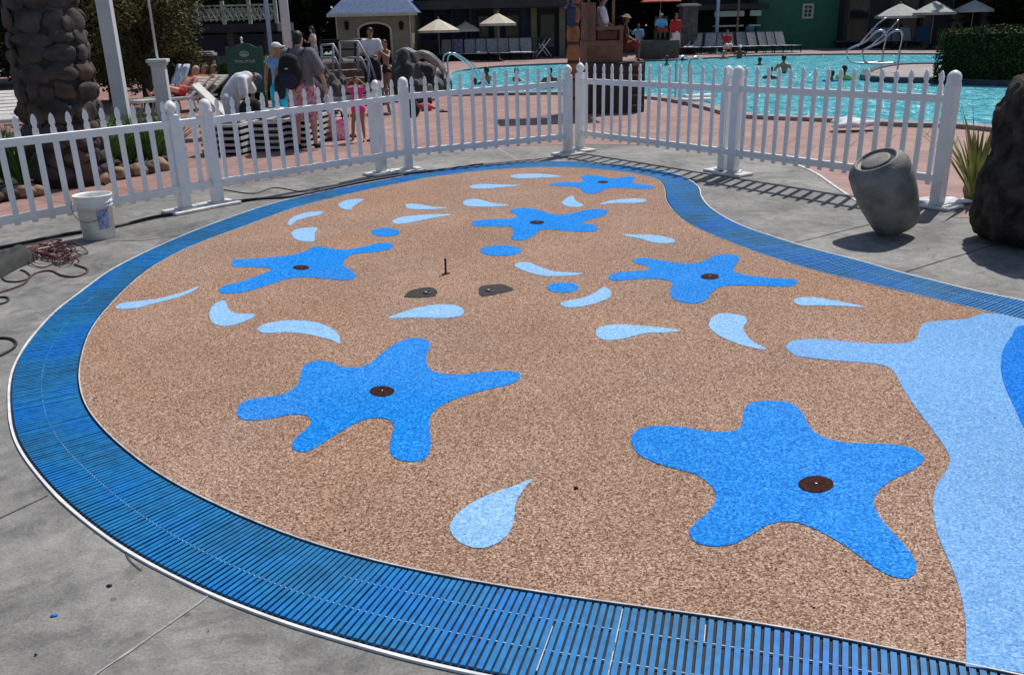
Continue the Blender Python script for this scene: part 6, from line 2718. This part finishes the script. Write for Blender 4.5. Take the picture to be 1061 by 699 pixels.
stand_far(661, 61, 25, R(160), 'child in light blue top and red shorts between the two lifeguard stands', 'brown', (lblue, .8, .01), (red, .8, 'loose'), J=pose(elR=(.17, .04, .72), wrR=(.20, .12, .78), haR=(.21, .14, .80)))
stand_far(699, 58, 14, R(200), 'person in red with white cloth beside the taupe stand', 'tan', (red, .8, .01), (white, .8, 'loose'))
stand_far(775.5, 52, 22, R(10), 'person in pale blue top standing among the grey loungers', 'tan', (lblue, .5, .02), (khaki, .8, 'skirt'))
stand_far(817, 47, 17, R(10), 'man in orange shirt with his back turned before the green house', 'brown', (orange, .8, .02), (khaki, .9, 'loose'))
stand_far(798, 46, 19.5, R(180), 'person in dark clothes before the left corner of the green house', 'brown', (navy, .8, .01), (blk, .9, 'loose'))
stand_far(847, 47.5, 18.5, R(170), 'woman in red and white walking, left one of the pair on the deck', 'tan', (cloth('red_white_print', (.6, .5, .5), (.4, .03, .03), 14), .6, .01), (khaki, .7, 'skirt'), 'dark', .05)
stand_far(858, 47.5, 17, R(190), 'woman in white top and yellow cap, right one of the pair on the deck', 'tan', (cloth('white_blue_print', (.65, .66, .75), (.1, .12, .4), 10), .6, .01), (red, .6, 'loose'), 'dark', 0, ('cap', cloth('pale_yellow_cap', (.6, .58, .25))))
stand_far(836, 48, 26, R(180), 'person in a blue shirt half hidden behind the loungers', 'tan', (lblue, .8, .02), (navy, .8, 'loose'), J=sit())
stand_far(735, 50, 22, R(180), 'person in dark clothes standing behind the loungers right of the stone pier', 'brown', (blk, .6, .01), (khaki, .8, 'loose'))
stand_far(788, 50, 23, R(160), 'person in a grey shirt between the thin reddish pole and green house', 'tan', (grey, .8, .01), (navy, .8, 'loose'))
stand_far(828, 47.5, 30, R(150), 'small child in dark red beside the man in orange', 'tan', (cloth('dark_red_vest', (.10, .025, .02)), .6, .01), (navy, .8, 'loose'))
stand_far(884, 47, 24, R(200), 'person in dark clothes behind the left loungers of the dark lodge', 'brown', (navy, .8, .01), (blk, .8, 'loose'))
c = at(752, 57)
person('person in red seated on a grey lounger behind the pool with a white towel', (c.x, c.y, .0), R(185), 1.68, sit(), 'tan', (red, .5, .0), (white, .8, 'loose'), 'dark', .05, None, .016, 1.05)
c = at(941, 49)
person('person in white shirt seated under the pale umbrellas', (c.x, c.y + .6, .0), R(150), 1.7, sit(), 'fair', (white, .8, .01), (navy, .8, 'loose'), 'dark', 0, None, .016, 1.05)
c = at(973, 45)
person('person with white scarf seated behind the hedge under the middle umbrella', (c.x, c.y + .4, .0), R(160), 1.7, sit(), 'brown', (white, .6, .01), (blk, .8, 'loose'), 'black', 0, None, .016, 1.05)

# swimmers: stand in the pool, waterline near chest or neck
def swimmer(x, ywater, yt, lab, skin_='tan', depth_frac=None, hr_='black', tp=None, hat=None, fac=0.0, hl=0):
    c = at(x, ywater)
    vis = height_to(c, yt)
    h = 1.7
    J = pose(elL=(-.17, .06, .70), wrL=(-.15, .17, .70), haL=(-.14, .21, .70), elR=(.17, .06, .70), wrR=(.15, .17, .70), haR=(.14, .21, .70))
    return person(lab, (c.x, c.y, vis - .985 * h), fac, h, J, skin_, tp, (navy, .5, 'loose'), hr_, hl, hat, .015, 1.05, 'people in the pool')


swimmer(505, 87.5, 69.5, 'dark haired swimmer at the left end of the pool, chest out of the water', 'brown', fac=R(60))
swimmer(535, 84.5, 71, 'swimmer with sunlit shoulder in the middle of the left pool part', 'pink', fac=R(-60))
swimmer(570, 92, 70, 'swimmer with a dark back just left of the totem post', 'brown', fac=R(20))
swimmer(492, 88.5, 80.5, 'swimmer low in the water behind the left fence pickets', 'brown', fac=R(90))
swimmer(691, 68, 58, 'swimmer near the far wall below the taupe stand', 'brown', fac=R(90))
swimmer(707, 64, 58, 'swimmer head beside the handrail at the far wall', 'brown')
swimmer(749.5, 61.5, 52.5, 'grey haired swimmer at the far wall, left of two', 'tan', hr_='grey', fac=R(180))
swimmer(766, 61, 47, 'swimmer in a white hat at the far wall, right of two', 'brown', hat=('cap', white), fac=R(180))
swimmer(787, 68, 59.5, 'swimmer head in mid pool left of the bare backed boy', 'brown', fac=R(0))
swimmer(797.5, 82, 69, 'swimmer behind the fence below the bare backed boy', 'brown', fac=R(-40))
swimmer(811, 76.5, 57.5, 'bare backed swimmer standing tallest in mid pool', 'tan', fac=R(-20))
swimmer(861, 85, 73, 'boy in blue shirt swimming, left one of the near pair', 'brown', tp=(cloth('blue_rash_shirt', (.06, .2, .5)), .8, .0), fac=R(-20))
swimmer(873.5, 83.5, 68, 'boy in green shirt swimming, right one of the near pair', 'brown', tp=(cloth('lime_rash_shirt', (.35, .5, .15)), .8, .0), fac=R(-60))

# ---------------------------------------------------------------- small things on the deck
def bag(x, y, size, m_, lab, seed=1, cat='bag'):
    c = at(x, y)
    r = thing('beach_bag', lab, cat, (c.x, c.y, .005), random.uniform(-.4, .4))
    w, d_, h = size
    mb = MB()
    mb.prism([(-w / 2, 0), (w / 2, 0), (w * .56, h * .5), (w * .48, h), (-w * .48, h), (-w * .56, h * .5)], -d_ / 2, d_ / 2, lambda x, y, z: (x, z, y))
    mb.build('bag_body', m_, r, .02)
    for s in (-1, 1):
        mb = MB()
        mb.tube(smooth_open([Vector((-w * .25, s * d_ * .4, h - .02)), Vector((-w * .2, s * d_ * .4, h * 1.3)), Vector((w * .2, s * d_ * .4, h * 1.3)), Vector((w * .25, s * d_ * .4, h - .02))], 4), .010, 6)
        mb.build('handle', blk, r)
    return r


bag(352.5, 145, (.26, .16, .36), cloth('pink_pattern_bag', (.75, .10, .35), (.85, .6, .7), 20), 'pink patterned bag standing on the deck left of the girl in pink')
bag(343, 144, (.26, .16, .40), cloth('purple_green_bag', (.22, .05, .30), (.35, .40, .05), 5), 'purple bag with a green side touching the pink patterned bag')
c = at(441, 115)
mb = MB()
mb.blob((0, 0, .09), (.16, .12, .11), 5, .18, 3, flat=(0,))
o = mb.build('swim_float', cloth('coral_red', (.7, .06, .10)))
o.location = (c.x, c.y, .005)
tag(o, 'small coral red inflatable lying on the pink deck', 'float')
for (x, y, lab, rz) in [(366, 142, 'dark flip-flop left of the girl in pink', .3), (387, 147, 'dark flip-flop right of the girl in pink', 1.0), (449, 113, 'dark flip-flop right of the coral red inflatable', 1.3), (460, 116.5, 'brown flip-flop furthest right near the coral red inflatable', 1.5)]:
    c = at(x, y)
    r = thing('flip_flop', lab, 'flip-flop', (c.x, c.y, .006), rz, 'footwear left on the pink deck')
    mb = MB()
    mb.prism([(p[0], p[1]) for p in smooth_closed([Vector((-.045, -.13)), Vector((.04, -.13)), Vector((.045, 0)), Vector((.055, .10)), Vector((0, .14)), Vector((-.05, .09)), Vector((-.035, 0))], 3)], 0, .025)
    mb.build('sole', blk, r)
    mb = MB()
    mb.tube([(-.045, -.01, .02), (-.02, .05, .06), (0, .09, .03), (.025, .05, .06), (.045, -.01, .02)], .007, 5)
    mb.build('strap', navy, r)
c = at(428, 121)
mb = MB()
mb.blob((0, 0, .16), (.17, .16, .20), 9, .16, 3, flat=(0,))
o = mb.build('black_backpack', blk)
o.location = (c.x, c.y, .005)
tag(o, 'black rucksack lying on the deck right of the fence corner post', 'backpack')
mb = MB()
mb.tube(smooth_open([Vector((-.08, -.1, .3)), Vector((-.03, -.16, .4)), Vector((.06, -.14, .36)), Vector((.09, -.1, .26))], 4), .012, 6)
mb.build('grab_strap', navy, o)

# stroller at the end of the left far row
c = at(562, 61)
sr = thing('stroller', 'white framed stroller right of the left row of far loungers', 'stroller', (c.x, c.y, 0), R(20))
for sy in (-1, 1):
    mb = MB()
    mb.beam((-.45, sy * .26, .12), (.35, sy * .24, 1.0), .035, .035)
    mb.beam((.4, sy * .26, .12), (-.1, sy * .24, .75), .035, .035)
    mb.build('side_frame', M['vinyl'], sr)
    for xx in (-.45, .4):
        mb = MB()
        mb.tube([(xx + .11 * math.cos(q), sy * .27, .12 + .11 * math.sin(q)) for q in [2 * PI * i / 14 for i in range(14)]], .02, 6, True)
        mb.build('wheel', M['black'], sr)
mb = MB()
mb.box((-.02, 0, .5), (.45, .44, .05), ry=-.2)
mb.box((.22, 0, .75), (.06, .44, .5), ry=.4)
mb.build('seat', navy, sr, .01)
mb = MB()
mb.beam((.35, -.24, 1.0), (.35, .24, 1.0), .035, .035)
mb.build('push_bar', M['black'], sr)

# hanging blue towel on chair
c = at(952, 50)
towel((c.x, c.y - .35, 0), (.85, .8), 0, 'dark blue towel hanging over chairs left of the hedge', cloth('dark_blue_towel', (.02, .07, .16)), R(80), .72)
# small round tables
for (x, y, yt, lab) in [(448, 60, 35, 'dark round counter table below the leftmost umbrella'), (553, 57, 25, 'pale round bar table with a closed parasol right of the highest umbrella')]:
    c = at(x, y)
    h = height_to(c, yt)
    r = thing('round_table', lab, 'table', (c.x, c.y, 0))
    w = .5 if x < 500 else .38
    mb = MB()
    mb.lathe([(w, h - .04), (w + .02, h - .02), (w, h), (.02, h + .01)], (0, 0, 0), 20)
    mb.build('table_top', M['trim'], r)
    mb = MB()
    mb.lathe([(w * .8, 0), (w * .7, h * .5), (w * .75, h - .04)], (0, 0, 0), 16)
    mb.build('drum_base', M['darkwall'], r)

# ---------------------------------------------------------------- light
w = bpy.data.worlds.new('World')
scene.world = w
w.use_nodes = True
nt = w.node_tree
bg = nt.nodes['Background']
sky = nt.nodes.new('ShaderNodeTexSky')
sky.sky_type = 'NISHITA'
sky.sun_disc = False
EL = R(57.5)
to_sun = Vector((math.cos(R(56)) * math.cos(EL), math.sin(R(56)) * math.cos(EL), math.sin(EL)))
sky.sun_elevation = EL
sky.sun_rotation = math.atan2(to_sun.x, to_sun.y)
nt.links.new(sky.outputs[0], bg.inputs['Color'])
bg.inputs['Strength'].default_value = .088
sun = bpy.data.lights.new('sun', 'SUN')
sun.energy = 4.1
sun.angle = R(.5)
sun.color = (1.0, .96, .90)
so = bpy.data.objects.new('sun', sun)
so.rotation_euler = to_sun.to_track_quat('Z', 'Y').to_euler()
so.location = (5, 5, 20)
COL.objects.link(so)

scene.view_settings.view_transform = 'Standard'
scene.view_settings.look = 'None'
scene.view_settings.exposure = 0
scene.view_settings.gamma = 1
scene.cycles.max_bounces = 6
scene.cycles.use_denoising = True
